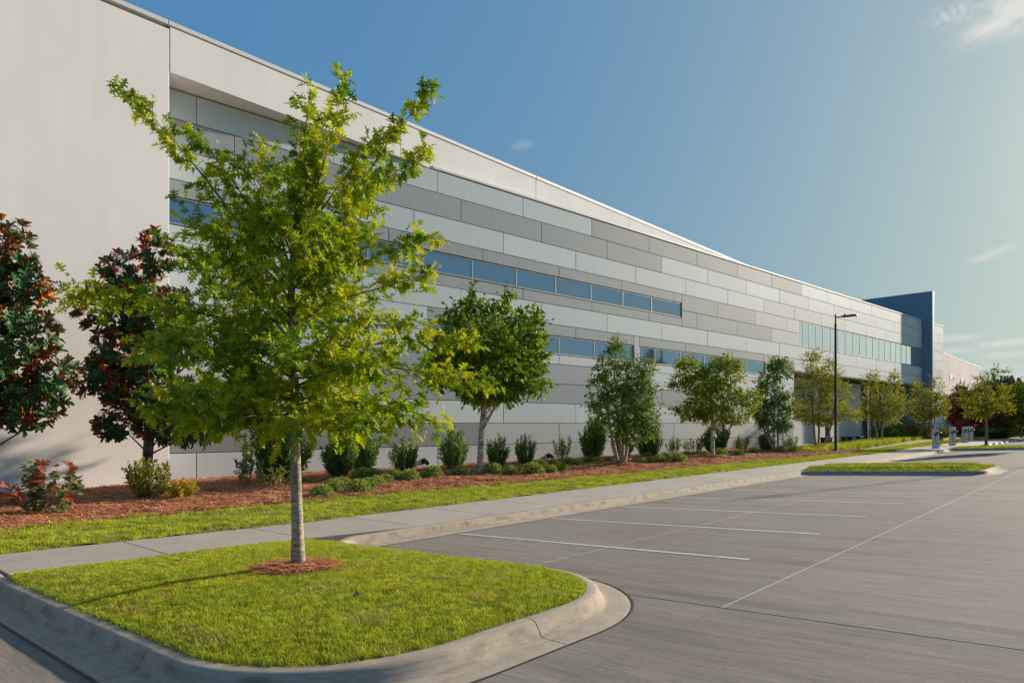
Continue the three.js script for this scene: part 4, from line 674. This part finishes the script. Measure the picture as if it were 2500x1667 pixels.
// ---------------------------------------------------------------- shrubs
function bakedLeaves(geo, spots) {                    // many leaves joined into one light geometry with vertex colours
  const src = geo.attributes.position, n = src.count, P = new Float32Array(spots.length * n * 3), C = new Float32Array(spots.length * n * 3), v = new THREE.Vector3();
  spots.forEach(([m, c], i) => { for (let k = 0; k < n; k++) { v.fromBufferAttribute(src, k).applyMatrix4(m); const o = (i * n + k) * 3; P[o] = v.x; P[o + 1] = v.y; P[o + 2] = v.z; C[o] = c.r; C[o + 1] = c.g; C[o + 2] = c.b; } });
  const g = new THREE.BufferGeometry(); g.setAttribute('position', new THREE.BufferAttribute(P, 3)); g.setAttribute('color', new THREE.BufferAttribute(C, 3)); g.computeVertexNormals(); return g;
}
const bushMat = leafMat(1, 1, 1, 0.38, 0.6); bushMat.vertexColors = true;
const softBushMat = leafMat(1, 1, 1, 0.4, 0.7); softBushMat.vertexColors = true;
// unit shrubs, 1 m wide and 1 m high: stems fanning out with leaves along them
function shrubShape(seed, { stems, leaves, leaf, size, tint, lean = 0.45, full = 0.9, base = 0.15, droop = 0.1 }) {
  const R = rng(seed), sticks = [], twigs = [];
  for (let i = 0; i < stems; i++) {
    const a = R() * 6.283, r = Math.sqrt(R()) * lean, h = (0.55 + 0.43 * R()) * (1 - 0.4 * Math.pow(r / lean, 3) * full), b = new THREE.Vector3(Math.cos(a) * r * 0.25, -0.04, Math.sin(a) * r * 0.25), e = new THREE.Vector3(Math.cos(a) * r, h, Math.sin(a) * r), m = b.clone().lerp(e, 0.5).add(new THREE.Vector3(Math.cos(a) * 0.05, 0, Math.sin(a) * 0.05)), cv = new THREE.CatmullRomCurve3([b, m, e]);
    sticks.push(tube([b, m, e].map(p => p.toArray()), [0.014, 0.009, 0.003], 4));
    for (let k = 0; k < leaves; k++) { const t = base + (1 - base) * (k + R()) / leaves; twigs.push([cv.getPoint(t), cv.getTangent(t).add(new THREE.Vector3(R() - 0.5, R() * 0.4, R() - 0.5).multiplyScalar(1.3)).normalize(), 0.1]); }
  }
  return { sticks: mergeGeometries(sticks), leaves: bakedLeaves(leaf, leafSpots(twigs, R, { per: 3, size, spread: 0.55, droop, up: 0.5, tint })) };
}
const laurelTint = mixTint([0.075, 0.19, 0.035], [0.38, 0.47, 0.08], 1.2);
const laurel = [1, 2, 3].map(k => shrubShape(400 + k, { stems: 34, leaves: 17, leaf: lanceLeaf, size: 0.13, tint: laurelTint }));
const dense = [1, 2].map(k => shrubShape(410 + k, { stems: 60, leaves: 17, leaf: lanceLeaf, size: 0.12, tint: mixTint([0.07, 0.18, 0.03], [0.32, 0.42, 0.07], 1.2), lean: 0.5 }));
const sparse = [1, 2].map(k => shrubShape(420 + k, { stems: 12, leaves: 16, leaf: lanceLeaf, size: 0.12, tint: laurelTint, full: 0.4, lean: 0.5, base: 0.3 }));
function shrub(shape, mat, label, [x, z, w, h], name = 'laurel_shrub', category = 'shrub', group = 'shrubs along the panel wall', turn = x * 7 + z * 3) {
  const o = thing(name, label, category, [x, bedY(x, z) - 0.01, z], turn, group);
  part('stems', shape.sticks, darkBark, o).userData.kind = 'stuff'; part('foliage', shape.leaves, mat, o).userData.kind = 'stuff';
  o.scale.set(w, h, w); return o;
}
const tall = [
  [dense[0], -19.38, -10.87, 1.95, 1.9, 'wide dark green laurel shrub behind the oak trunk'], [dense[1], -19.31, -13.04, 1.25, 1.65, 'laurel shrub with drooping shoots, first to the right of the oak trunk'], [dense[0], -19.75, -14.22, 1.15, 1.85, 'tall laurel shrub crowding its neighbour to the right of the oak trunk'],
  [laurel[0], -19.97, -16.27, 1.15, 1.3, 'laurel shrub directly left of the first drain nozzle'], [laurel[1], -19.07, -17.95, 1.2, 1.65, 'laurel shrub between the first drain nozzle and the round headed tree'], [laurel[2], -18.96, -20.31, 1.05, 1.3, 'glossy laurel shrub just right of the round headed tree trunk'],
  [laurel[0], -18.98, -22.07, 1.05, 1.3, 'thin laurel shrub directly left of the second drain nozzle'], [sparse[0], -20.0, -26.0, 1.1, 1.36, 'sparse two-pronged shrub directly right of the second drain nozzle'], [dense[1], -18.8, -26.86, 1.4, 2.15, 'tall dense shrub left of the four-trunked evergreen'],
  [dense[0], -18.84, -29.31, 1.15, 1.3, 'dark shrub showing behind the trunks of the four-trunked evergreen'], [dense[1], -18.64, -31.68, 1.35, 1.6, 'dense rounded shrub right of the four-trunked evergreen'], [sparse[1], -19.2, -35.4, 1.0, 1.15, 'sparse shrub left of the tree with the hanging trap'],
  [sparse[0], -19.0, -37.4, 1.3, 1.08, 'sparse leggy shrub behind the tree with the hanging trap'], [dense[0], -18.08, -38.55, 1.7, 1.78, 'large dense shrub behind the trunk that carries the trap'], [sparse[1], -17.72, -41.22, 1.35, 1.15, 'sparse shrub right of the trunk that carries the trap'],
  [dense[1], -16.4, -41.9, 1.1, 1.2, 'dark shrub at the foot of the narrow evergreen'], [sparse[0], -16.6, -46.6, 1.3, 1.05, 'sparse shrub at the corner of the sheltered entrance']];
for (const [sh, x, z, w, h, label] of tall) shrub(sh, bushMat, label, [x, z, w, h]);
// low plants at the left end of the bed
shrub(shrubShape(431, { stems: 12, leaves: 9, leaf: mapleLeaf, size: 0.13, tint: (R) => { const t = R(); return t < 0.5 ? rgb(0.11, 0.17, 0.05) : t < 0.8 ? rgb(0.34, 0.09, 0.05) : rgb(0.28, 0.22, 0.05); }, lean: 0.55, full: 0.5, droop: 0.5 }), softBushMat, 'low bush with red and green lobed leaves at the left end of the bed', [-15.93, -3.88, 1.3, 1.15], 'red_leaf_shrub', 'shrub', null, 0.4);
shrub(shrubShape(432, { stems: 30, leaves: 13, leaf: ovalLeaf, size: 0.095, tint: mixTint([0.20, 0.24, 0.03], [0.42, 0.36, 0.05]), lean: 0.5, full: 0.6 }), softBushMat, 'olive green spreading shrub under the corner magnolia trunk', [-17.13, -6.28, 1.1, 0.98], 'abelia_shrub', 'shrub', null, 1.2);
shrub(shrubShape(433, { stems: 34, leaves: 12, leaf: ovalLeaf, size: 0.10, tint: mixTint([0.40, 0.34, 0.03], [0.66, 0.50, 0.03]), lean: 0.5 }), softBushMat, 'low golden yellow shrub right of the corner magnolia', [-16.5, -6.82, 0.78, 0.52], 'abelia_shrub', 'shrub', null, 2.2);
shrub(shrubShape(434, { stems: 10, leaves: 10, leaf: ovalLeaf, size: 0.14, tint: mixTint([0.16, 0.24, 0.06], [0.44, 0.44, 0.12]), lean: 0.5, full: 0.4, base: 0.35 }), softBushMat, 'pale leggy shrub left of the wide dark laurel', [-18.78, -9.58, 0.95, 1.0], 'leggy_shrub', 'shrub', null, 0.2);
shrub(shrubShape(435, { stems: 9, leaves: 10, leaf: lanceLeaf, size: 0.14, tint: mixTint([0.16, 0.22, 0.04], [0.46, 0.38, 0.09]), lean: 0.6, full: 0.2, base: 0.3, droop: 0.5 }), softBushMat, 'sprawling low shrub with arching yellow green shoots left of the oak trunk', [-16.61, -9.32, 1.05, 0.72], 'leggy_shrub', 'shrub', null, 2.9);

// boxwood mounds
{
  const shapes = [0, 1, 2].map(k => {
    const R = rng(500 + k), twigs = [];
    for (let i = 0; i < 330; i++) { const a = R() * 6.283, z = Math.pow(R(), 0.8) * 1.25 - 0.25, s = Math.sqrt(Math.max(0, 1 - z * z)), b = 0.86 + 0.22 * noise(a * 2.4 + 9, z * 3 + 5, 510 + k), d = new THREE.Vector3(s * Math.cos(a), z, s * Math.sin(a)); twigs.push([d.clone().multiplyScalar(b * (0.72 + 0.26 * R())).multiply(V3.set(1, 0.82, 1)).clone(), d.clone().add(new THREE.Vector3((R() - 0.5) * 0.8, 0.35, (R() - 0.5) * 0.8)).normalize(), 0.16]); }
    const leaves = bakedLeaves(quadLeaf, leafSpots(twigs, R, { per: 4, size: 0.15, spread: 0.7, droop: 0, up: 0.6, tint: mixTint([0.13, 0.25, 0.035], [0.60, 0.62, 0.12], 1.0) }));
    const core = new THREE.IcosahedronGeometry(0.66, 2).scale(1, 0.82, 1); return { leaves, core };
  });
  const coreMat = std(0.07, 0.11, 0.03, 0.9);
  const spots = [[-14.52, -9.28, 0.22], [-15.54, -10.29, 0.23], [-16.32, -11.1, 0.21], [-14.66, -10.46, 0.27], [-17.92, -12.93, 0.27], [-15.54, -11.43, 0.21], [-17.82, -13.31, 0.24], [-15.83, -11.92, 0.2], [-16.52, -12.77, 0.21], [-17.03, -13.52, 0.22], [-16.54, -13.73, 0.25], [-16.65, -14.72, 0.29], [-17.52, -15.85, 0.21], [-16.58, -15.9, 0.26], [-16.07, -16.98, 0.26], [-15.88, -17.57, 0.23], [-15.99, -18.13, 0.18], [-15.27, -18.17, 0.3], [-17.45, -21.23, 0.24], [-15.26, -19.11, 0.21], [-17.36, -21.93, 0.24], [-15.45, -20.08, 0.23], [-17.64, -23.35, 0.23], [-16.99, -23.0, 0.22], [-17.62, -24.67, 0.22], [-17.35, -24.91, 0.22], [-17.2, -25.74, 0.21], [-16.2, -26.6, 0.23], [-15.8, -26.17, 0.22], [-18.33, -31.0, 0.21], [-15.85, -27.04, 0.23], [-15.32, -26.98, 0.29], [-16.96, -30.6, 0.24], [-14.84, -27.71, 0.34], [-17.18, -33.1, 0.22], [-17.34, -34.2, 0.17], [-16.37, -33.45, 0.25], [-15.6, -33.59, 0.33], [-15.36, -35.38, 0.29], [-16.01, -37.78, 0.21], [-15.91, -38.87, 0.28], [-16.18, -40.2, 0.2], [-15.14, -41.0, 0.26], [-14.71, -41.78, 0.29]];
  const bearing = ([x, z]) => Math.atan2(x, -z);
  spots.sort((a, b) => bearing(a) - bearing(b));
  const nth = ['first', 'second', 'third', 'fourth', 'fifth', 'sixth', 'seventh', 'eighth', 'ninth', 'tenth', 'eleventh', 'twelfth', 'thirteenth', 'fourteenth', 'fifteenth', 'sixteenth'];
  const zones = [[bearing([-16.5, -16.78]), 'left of the round headed tree'], [bearing([-15.5, -24.05]), 'between the round headed tree and the four-trunked evergreen'], [bearing([-15.5, -32.58]), 'between the four-trunked evergreen and the trap tree'], [9, 'beyond the trap tree']];
  const count = [0, 0, 0, 0];
  spots.forEach(([x, z, r], i) => {
    const zi = zones.findIndex(q => bearing([x, z]) < q[0]), label = `${nth[count[zi]++]} boxwood mound from the left ${zones[zi][1]}`;
    const o = thing('boxwood', label, 'boxwood', [x, bedY(x, z) + 0.02, z], i * 1.7, 'boxwood mounds in the pine straw bed'), sh = shapes[i % 3];
    part('core', sh.core, coreMat, o); part('foliage', sh.leaves, bushMat, o).userData.kind = 'stuff'; const q = r * 1.28; o.scale.set(q, q * (0.95 + 0.15 * ((i * 7) % 5) / 5), q); o.position.y += r * 0.28;
  });
}
// ornamental grass and low golden shrubs towards the entrance
{
  const R = rng(61), spots = [];
  for (let i = 0; i < 1500; i++) { const z = -43.5 - 34 * R(), x = -13.3 - 2.2 * R() - 0.02 * (-z - 43); spots.push([x, bedY(x, z) - 0.01, z, R() * 6.28, 0.8 + 0.5 * R(), turfColour(x * 2, z * 2, R)]); }
  scatter('ornamental_grass', 'tall ornamental grass planted under the birches', 'grass', tuftGeo(26, 8, 0.34, 0.2, 0.012), turfBlade, spots);
  const gold = shrubShape(441, { stems: 30, leaves: 12, leaf: ovalLeaf, size: 0.13, tint: mixTint([0.10, 0.12, 0.02], [0.30, 0.24, 0.03]), lean: 0.5 });
  const list = [[-15.6, -66.5, 2.2, 1.4, 'dark green bushy shrub at the foot of the middle birch', dense[0], bushMat], [-14.9, -70.6, 2.6, 1.7, 'golden green shrub left of the blue fin wall foot', gold, softBushMat], [-14.4, -73.2, 2.4, 1.5, 'yellowish shrub under the farthest birch', gold, softBushMat], [-15.3, -69.2, 2.0, 1.6, 'dark shrub beside the blue column at the entrance', dense[1], bushMat], [-13.2, -77.4, 1.8, 1.3, 'yellowish shrub directly behind the nearest charging post', gold, softBushMat], [-13.4, -91.5, 2.6, 1.9, 'bright red shrub beyond the charging posts', shrubShape(442, { stems: 30, leaves: 12, leaf: ovalLeaf, size: 0.14, tint: mixTint([0.20, 0.02, 0.025], [0.42, 0.05, 0.05]), lean: 0.5 }), softBushMat], [-13.4, -98.5, 4, 1.2, 'clipped green shrub behind the red shrub', dense[0], bushMat], [-11.6, -103, 5, 1.3, 'clipped green shrub behind the far charging posts', dense[1], bushMat]];
  for (const [x, z, w, h, label, sh, m] of list) shrub(sh, m, label, [x, z, w, h], m === softBushMat ? 'border_shrub' : 'laurel_shrub', 'shrub', 'shrubs near the entrance');
}

// ---------------------------------------------------------------- background trees
const farMat = leafMat(1, 1, 1, 0.35);
function farTree(label, x, y, z, h, w, seed, a, b, name = 'background_tree', trunkH = 0.28, density = 5) {
  const R = rng(seed), lobes = [];
  for (let i = 0; i < 11; i++) { const v = trunkH + (1 - trunkH) * (i + 0.5) / 11, wd = w * 0.5 * Math.sin(Math.PI * clamp(0.18 + 0.78 * (v - trunkH) / (1 - trunkH))), ang = i * 2.4; lobes.push([Math.cos(ang) * wd * 0.5, v * h, wd * (0.55 + 0.3 * R()), h * 0.11, Math.sin(ang) * wd * 0.5]); }
  return makeTree({ name, label, group: 'trees beyond the lot', at: [x, y, z], seed, bark: darkBark, stems: [stem([[0, -0.3, 0], [0, h * 0.3, 0], [0.1, h * 0.9, 0]], [0.02 * h, 0.015 * h, 0.004 * h])], lobes, leaf: quadLeaf, mat: farMat, size: 0.26, per: 7, density, tint: mixTint(a, b, 1.4), twigLen: 0.6, spread: 0.8 });
}
const G1 = [0.11, 0.17, 0.02], G2 = [0.46, 0.44, 0.04], D1 = [0.035, 0.065, 0.018], D2 = [0.11, 0.14, 0.03];
farTree('dark maroon leaved tree behind the charging posts', -14.0, 0.1, -95, 6.0, 4.6, 601, [0.08, 0.022, 0.02], [0.26, 0.06, 0.045]);
farTree('russet leaved tree right of the maroon one', -12.6, 0.1, -104, 5.2, 4.2, 602, [0.16, 0.08, 0.03], [0.36, 0.18, 0.05]);
farTree('dark conifer-like tree left of the island oak trunk', -11.0, 0.1, -108, 5.0, 3.4, 603, D1, D2);
farTree('yellow green tree right of the far utility pole', -9.4, 0.1, -106, 6.4, 5.4, 604, G1, G2);
farTree('yellow green tree at the right edge beyond the last island', -6.6, 0.2, -104, 6.4, 5.6, 605, G1, G2);
farTree('tall green tree behind the utility pole', -13.6, 0.1, -118, 7.6, 6.4, 606, G1, [0.12, 0.14, 0.025]);
farTree('dark green tree deep behind the path', -9.0, 0.1, -134, 8.6, 8.0, 607, D1, D2);
farTree('dark tree behind the right edge of the lot', -14.5, 0.1, -142, 9.0, 8.0, 608, D1, D2);
farTree('dark tree behind the warehouse corner', -19.0, 0.1, -150, 8.4, 8.0, 609, D1, D2);
makeTree({ name: 'oak_tree', label: 'dark leaved tree cut off by the right edge, above the far path', at: [-3.1, lotY(-3.1) + 0.15, -60.2], seed: 610, bark: darkBark, stems: [stem([[0, -0.2, 0], [0, 1.6, 0], [0.1, 5.6, 0]], [0.15, 0.11, 0.02])], lobes: [[-0.9, 3.9, 0.75, 0.6], [-1.3, 4.5, 0.5, 0.5], [0, 3.9, 1.2, 0.9], [0.6, 4.6, 1.0, 0.8], [0, 5.5, 0.8, 0.7], [-0.6, 3.2, 0.8, 0.4]], leaf: quadLeaf, mat: crownMat, size: 0.17, per: 6, density: 12, tint: mixTint(D1, [0.07, 0.06, 0.015]) });
// two big trees across the lot, seen only as reflections in the ribbon windows
farTree('tall dark pine across the lot', 33, 0.4, -95, 14, 6, 611, D1, D2, 'pine_tree', 0.35, 3);
farTree('broad dark tree across the lot', 29, 0.4, -109, 14.5, 6, 612, D1, D2, 'pine_tree', 0.35, 3);
{
  const R = rng(71), L = [];
  structure('far_path', slabGeo([[-8.2, -100], [-5.6, -100], [-7.5, -130], [-9, -130]], () => 0.17, 0.1), walkMats[0]);
  const pts = []; for (let i = 0; i < 150; i++) { const x = -60 + 110 * R(), z = -165 - 30 * R(); pts.push([x, 0, z]); }
  const spots = []; for (const [x, , z] of pts) { const h = 6 + 5 * R(); for (let k = 0; k < 110; k++) { const a = R() * 6.28, v = Math.pow(R(), 0.8), w = 3.2 * Math.sin(Math.PI * (0.1 + 0.85 * v)) * Math.sqrt(R()); const c = mixTint(D1, [0.07, 0.085, 0.02])(R); spots.push([x + Math.cos(a) * w, h * v, z + Math.sin(a) * w, R() * 6.28, 1.6 + R(), c, R() * 3, R() * 3]); } }
  scatter('far_woods', 'distant dark green woods closing the view behind the lot', 'woods', quadLeaf, farMat, spots);
}

// ---------------------------------------------------------------- street lamps, utility pole
function lamp(label, x, y, z, turn, h = 8.45) {
  const o = thing('street_lamp', label, 'street lamp', [x, y, z], turn);
  part('pole', new THREE.CylinderGeometry(0.065, 0.085, h - 0.6, 16).translate(0, (h - 0.6) / 2, 0), blackMetal, o);
  part('collar', new THREE.CylinderGeometry(0.07, 0.075, 0.12, 16).translate(0, h - 0.62, 0), blackMetal, o);
  part('pole_top', new THREE.CylinderGeometry(0.045, 0.05, 0.6, 14).translate(0, h - 0.28, 0), blackMetal, o);
  part('base_plate', new THREE.CylinderGeometry(0.13, 0.15, 0.12, 16).translate(0, 0.04, 0), blackMetal, o);
  part('arm', box(0.5, 0.06, 0.06, 0.25, h - 0.17, 0), blackMetal, o).rotation.z = 0.0;
  const sh = new THREE.Shape(); sh.moveTo(0, -0.16); sh.lineTo(0.5, -0.2); sh.lineTo(0.78, -0.14); sh.lineTo(0.8, 0); sh.lineTo(0.78, 0.14); sh.lineTo(0.5, 0.2); sh.lineTo(0, 0.16); sh.closePath();
  const head = part('lamp_head', new THREE.ExtrudeGeometry(sh, { depth: 0.05, bevelEnabled: true, bevelSize: 0.02, bevelThickness: 0.02, bevelSegments: 2 }).rotateX(-Math.PI / 2).translate(0.42, h - 0.19, 0), blackMetal, o); head.rotation.z = 0.0;
  part('sensor', new THREE.CylinderGeometry(0.04, 0.045, 0.1, 12).translate(0.55, h - 0.05, 0), blackMetal, head);
  return o;
}
lamp('black street lamp with one flat head beside the sidewalk', -12.99, stripY(-12.99, -44.02) - 0.02, -44.02, -0.12);
lamp('black street lamp on the farthest island, right of the frame', 4.05, lotY(4.05) + 0.2, -59.0, -Math.PI / 2 - 0.3, 12.6);
{
  const o = thing('utility_pole', 'dark utility pole with crossarms behind the far lot', 'utility pole', [-12.03, 0.1, -111.24], 0.3);
  part('pole', new THREE.CylinderGeometry(0.13, 0.19, 8.3, 12).translate(0, 4.1, 0), darkBark, o);
  part('crossarm', box(2.3, 0.12, 0.12, 0, 7.6, 0.18), darkBark, o); part('crossarm', box(1.9, 0.12, 0.12, 0, 8.1, 0.18), darkBark, o);
  for (const u of [-1, -0.4, 0.4, 1]) part('insulator', new THREE.CylinderGeometry(0.05, 0.07, 0.2, 8).translate(u, 7.76, 0.18), blackMetal, o);
}
// ---------------------------------------------------------------- charging posts
{
  const body = std(0.62, 0.59, 0.53, 0.6, 0), dark = std(0.03, 0.03, 0.035, 0.4), teal = std(0.06, 0.34, 0.36, 0.5), white = std(0.7, 0.7, 0.68, 0.5), green = std(0.12, 0.34, 0.12, 0.5);
  const spots = [[-10.1, -57.4, 'nearest of the four charging posts, beside the island kerb'], [-10.45, -66.2, 'second of the four charging posts counted from the nearest'], [-11.2, -77.2, 'third of the four charging posts, close beside the farthest one'], [-11.45, -82.2, 'farthest of the four charging posts']];
  spots.forEach(([x, z, label], i) => {
    const k = 1 + 0.16 * i, o = thing('charging_post', label, 'charging post', [x, walkY(x), z], YAW - 0.18, 'charging posts on the walk');
    part('body', new THREE.BoxGeometry(0.40, 1.42, 0.26).translate(0, 0.71, 0), body, o); part('cap', new THREE.BoxGeometry(0.42, 0.06, 0.28).translate(0, 1.45, 0), i ? body : green, o);
    const sc = part('control_panel', box(0.32, 0.26, 0.02, -0.01, 1.07, 0.14), dark, o); part('screen', box(0.09, 0.07, 0.012, -0.1, 1.12, 0.156), white, sc); part('label_plate', box(0.13, 0.12, 0.012, 0.07, 1.03, 0.156), teal, sc);
    const hs = part('holster', new THREE.BoxGeometry(0.1, 0.34, 0.16).translate(0.25, 1.12, 0), dark, o); part('connector', tube([[0.27, 1.2, 0.05], [0.33, 1.1, 0.08], [0.32, 0.95, 0.08]], [0.035, 0.04, 0.03], 8), dark, hs);
    part('cable', new THREE.TubeGeometry(new THREE.CatmullRomCurve3([[0.32, 0.95, 0.08], [0.3, 0.5, 0.12], [0.1, 0.28, 0.16], [-0.05, 0.6, 0.15], [-0.06, 0.95, 0.15]].map(p => new THREE.Vector3(...p))), 24, 0.016, 7), dark, o);
    part('cable', new THREE.TubeGeometry(new THREE.CatmullRomCurve3([[0.26, 1.0, 0], [0.36, 0.6, 0], [0.33, 0.2, 0.02], [0.24, 0.45, 0]].map(p => new THREE.Vector3(...p))), 20, 0.018, 7), dark, o);
    o.scale.setScalar(i ? 1.04 : 1);
  });
}
// white wheel stops at the head of the far stalls
{
  const white = std(0.72, 0.71, 0.67, 0.8), nth = ['nearest', 'second', 'third', 'fourth', 'fifth', 'farthest'];
  for (let i = 0; i < 6; i++) {
    const f = i / 5, x = -8.85, z = -74 - 20 * f, sh = new THREE.Shape(); sh.moveTo(-0.09, 0); sh.lineTo(0.09, 0); sh.lineTo(0.06, 0.13); sh.lineTo(-0.06, 0.13); sh.closePath();
    const o = thing('wheel_stop', `white concrete wheel stop, ${nth[i]} of the row by the island oak`, 'wheel stop', [x, 0.0, z], 0, 'wheel stops at the charging stalls'); o.position.y = lotY(x);
    part('block', new THREE.ExtrudeGeometry(sh, { depth: 1.85, bevelEnabled: false }).translate(0, 0, -0.92), white, o);
    for (const s of [-0.6, 0.6]) part('anchor_pin', new THREE.CylinderGeometry(0.015, 0.015, 0.02, 8).translate(0, 0.135, s), blackMetal, o);
  }
}
// insect trap hung on a trunk, benches, fallen leaves
{
  const a = thing('insect_trap', 'white plastic funnel trap with a bright green base hung on a trunk', 'trap', [-15.35, bedY(-15.5, -32.58) + 0.92, -32.45], 0);
  part('funnel', new THREE.LatheGeometry([[0.03, 0.38], [0.05, 0.36], [0.05, 0.28], [0.11, 0.1], [0.12, 0.08]].map(p => new THREE.Vector2(...p)), 20), leafMat(0.75, 0.8, 0.76, 0.3, 0.5), a);
  part('cup', new THREE.CylinderGeometry(0.125, 0.125, 0.1, 20).translate(0, 0.03, 0), std(0.05, 0.50, 0.14, 0.4), a);
  part('cap', new THREE.CylinderGeometry(0.06, 0.06, 0.09, 16).translate(0, 0.42, 0), std(0.06, 0.45, 0.16, 0.4), a);
  part('hanger', new THREE.CylinderGeometry(0.13, 0.13, 0.02, 16, 1, true).translate(-0.15, 0.47, -0.1), blackMetal, a);
  const bench = (t, label) => { const p = new THREE.Vector3(S(t), 0.27, -1.0).applyMatrix4(building.matrixWorld), o = thing('bench', label, 'bench', p.toArray(), FACE, 'benches in the sheltered entrance'); part('seat', box(1.8, 0.09, 0.45, 0, 0.47, 0), blackMetal, o); for (const s of [-0.65, 0.65]) part('leg', box(0.1, 0.43, 0.4, s, 0.215, 0), blackMetal, o); };
  bench(60.6, 'dark bench in the sheltered entrance, left of the lamp post'); bench(64.8, 'dark bench in the sheltered entrance, right of the lamp post'); bench(68.2, 'dark bench closest to the entrance doors');
  const leaf = leafGeo([[0.02, 0], [0.16, 0.2], [0.22, 0.5], [0.14, 0.8], [0, 1]], 0.5, 0.7).rotateX(-Math.PI / 2), tones = [[0.26, 0.19, 0.12], [0.14, 0.08, 0.045], [0.32, 0.24, 0.15], [0.22, 0.10, 0.04]];
  [[-8.75, -3.55, 0, 1.2, 'curled tan dead leaf on the turf island near the sidewalk'], [-8.25, -3.3, 1, 0.7, 'small dark dead leaf on the turf island, left of the oak'], [-5.1, -3.6, 1, 0.9, 'dark dead leaf on the turf island, right of the mulch ring'], [-11.5, -6.05, 2, 1, 'tan dead leaf at the edge of the grass strip, left of the oak trunk'], [-13.3, -2.9, 2, 1.1, 'pale dead leaf on the grass strip at the left edge'], [-13.6, -10.3, 2, 1, 'pale dead leaf where the grass strip meets the bed'], [-14.45, -8.85, 3, 1.1, 'orange dead leaf beside the leftmost boxwood'], [-16.3, -6.2, 3, 1, 'brown dead leaf on the straw below the golden shrub'], [-14.9, -5.4, 3, 0.9, 'rust coloured dead leaf on the straw near the red bush']].forEach(([x, z, c, s, label], i) => {
    const y = x > -9.9 ? isl1Y(x, z) + 0.045 : x > bedEdge(z) ? stripY(x, z) + 0.045 : bedY(x, z) + 0.03, m = single('fallen_leaf', leaf, std(...tones[c], 0.8), label, 'leaf', 'fallen leaves'); m.position.set(x, y, z); m.rotation.set(0.2, i * 2.1, 0.15); m.scale.setScalar(0.15 * s);
  });
}

// ---------------------------------------------------------------- render
const renderer = new THREE.WebGLRenderer({ antialias: true });
renderer.setSize(W, H);
renderer.toneMapping = THREE.LinearToneMapping;
renderer.toneMappingExposure = EXPOSURE;
renderer.shadowMap.enabled = true;
renderer.render(scene, camera);
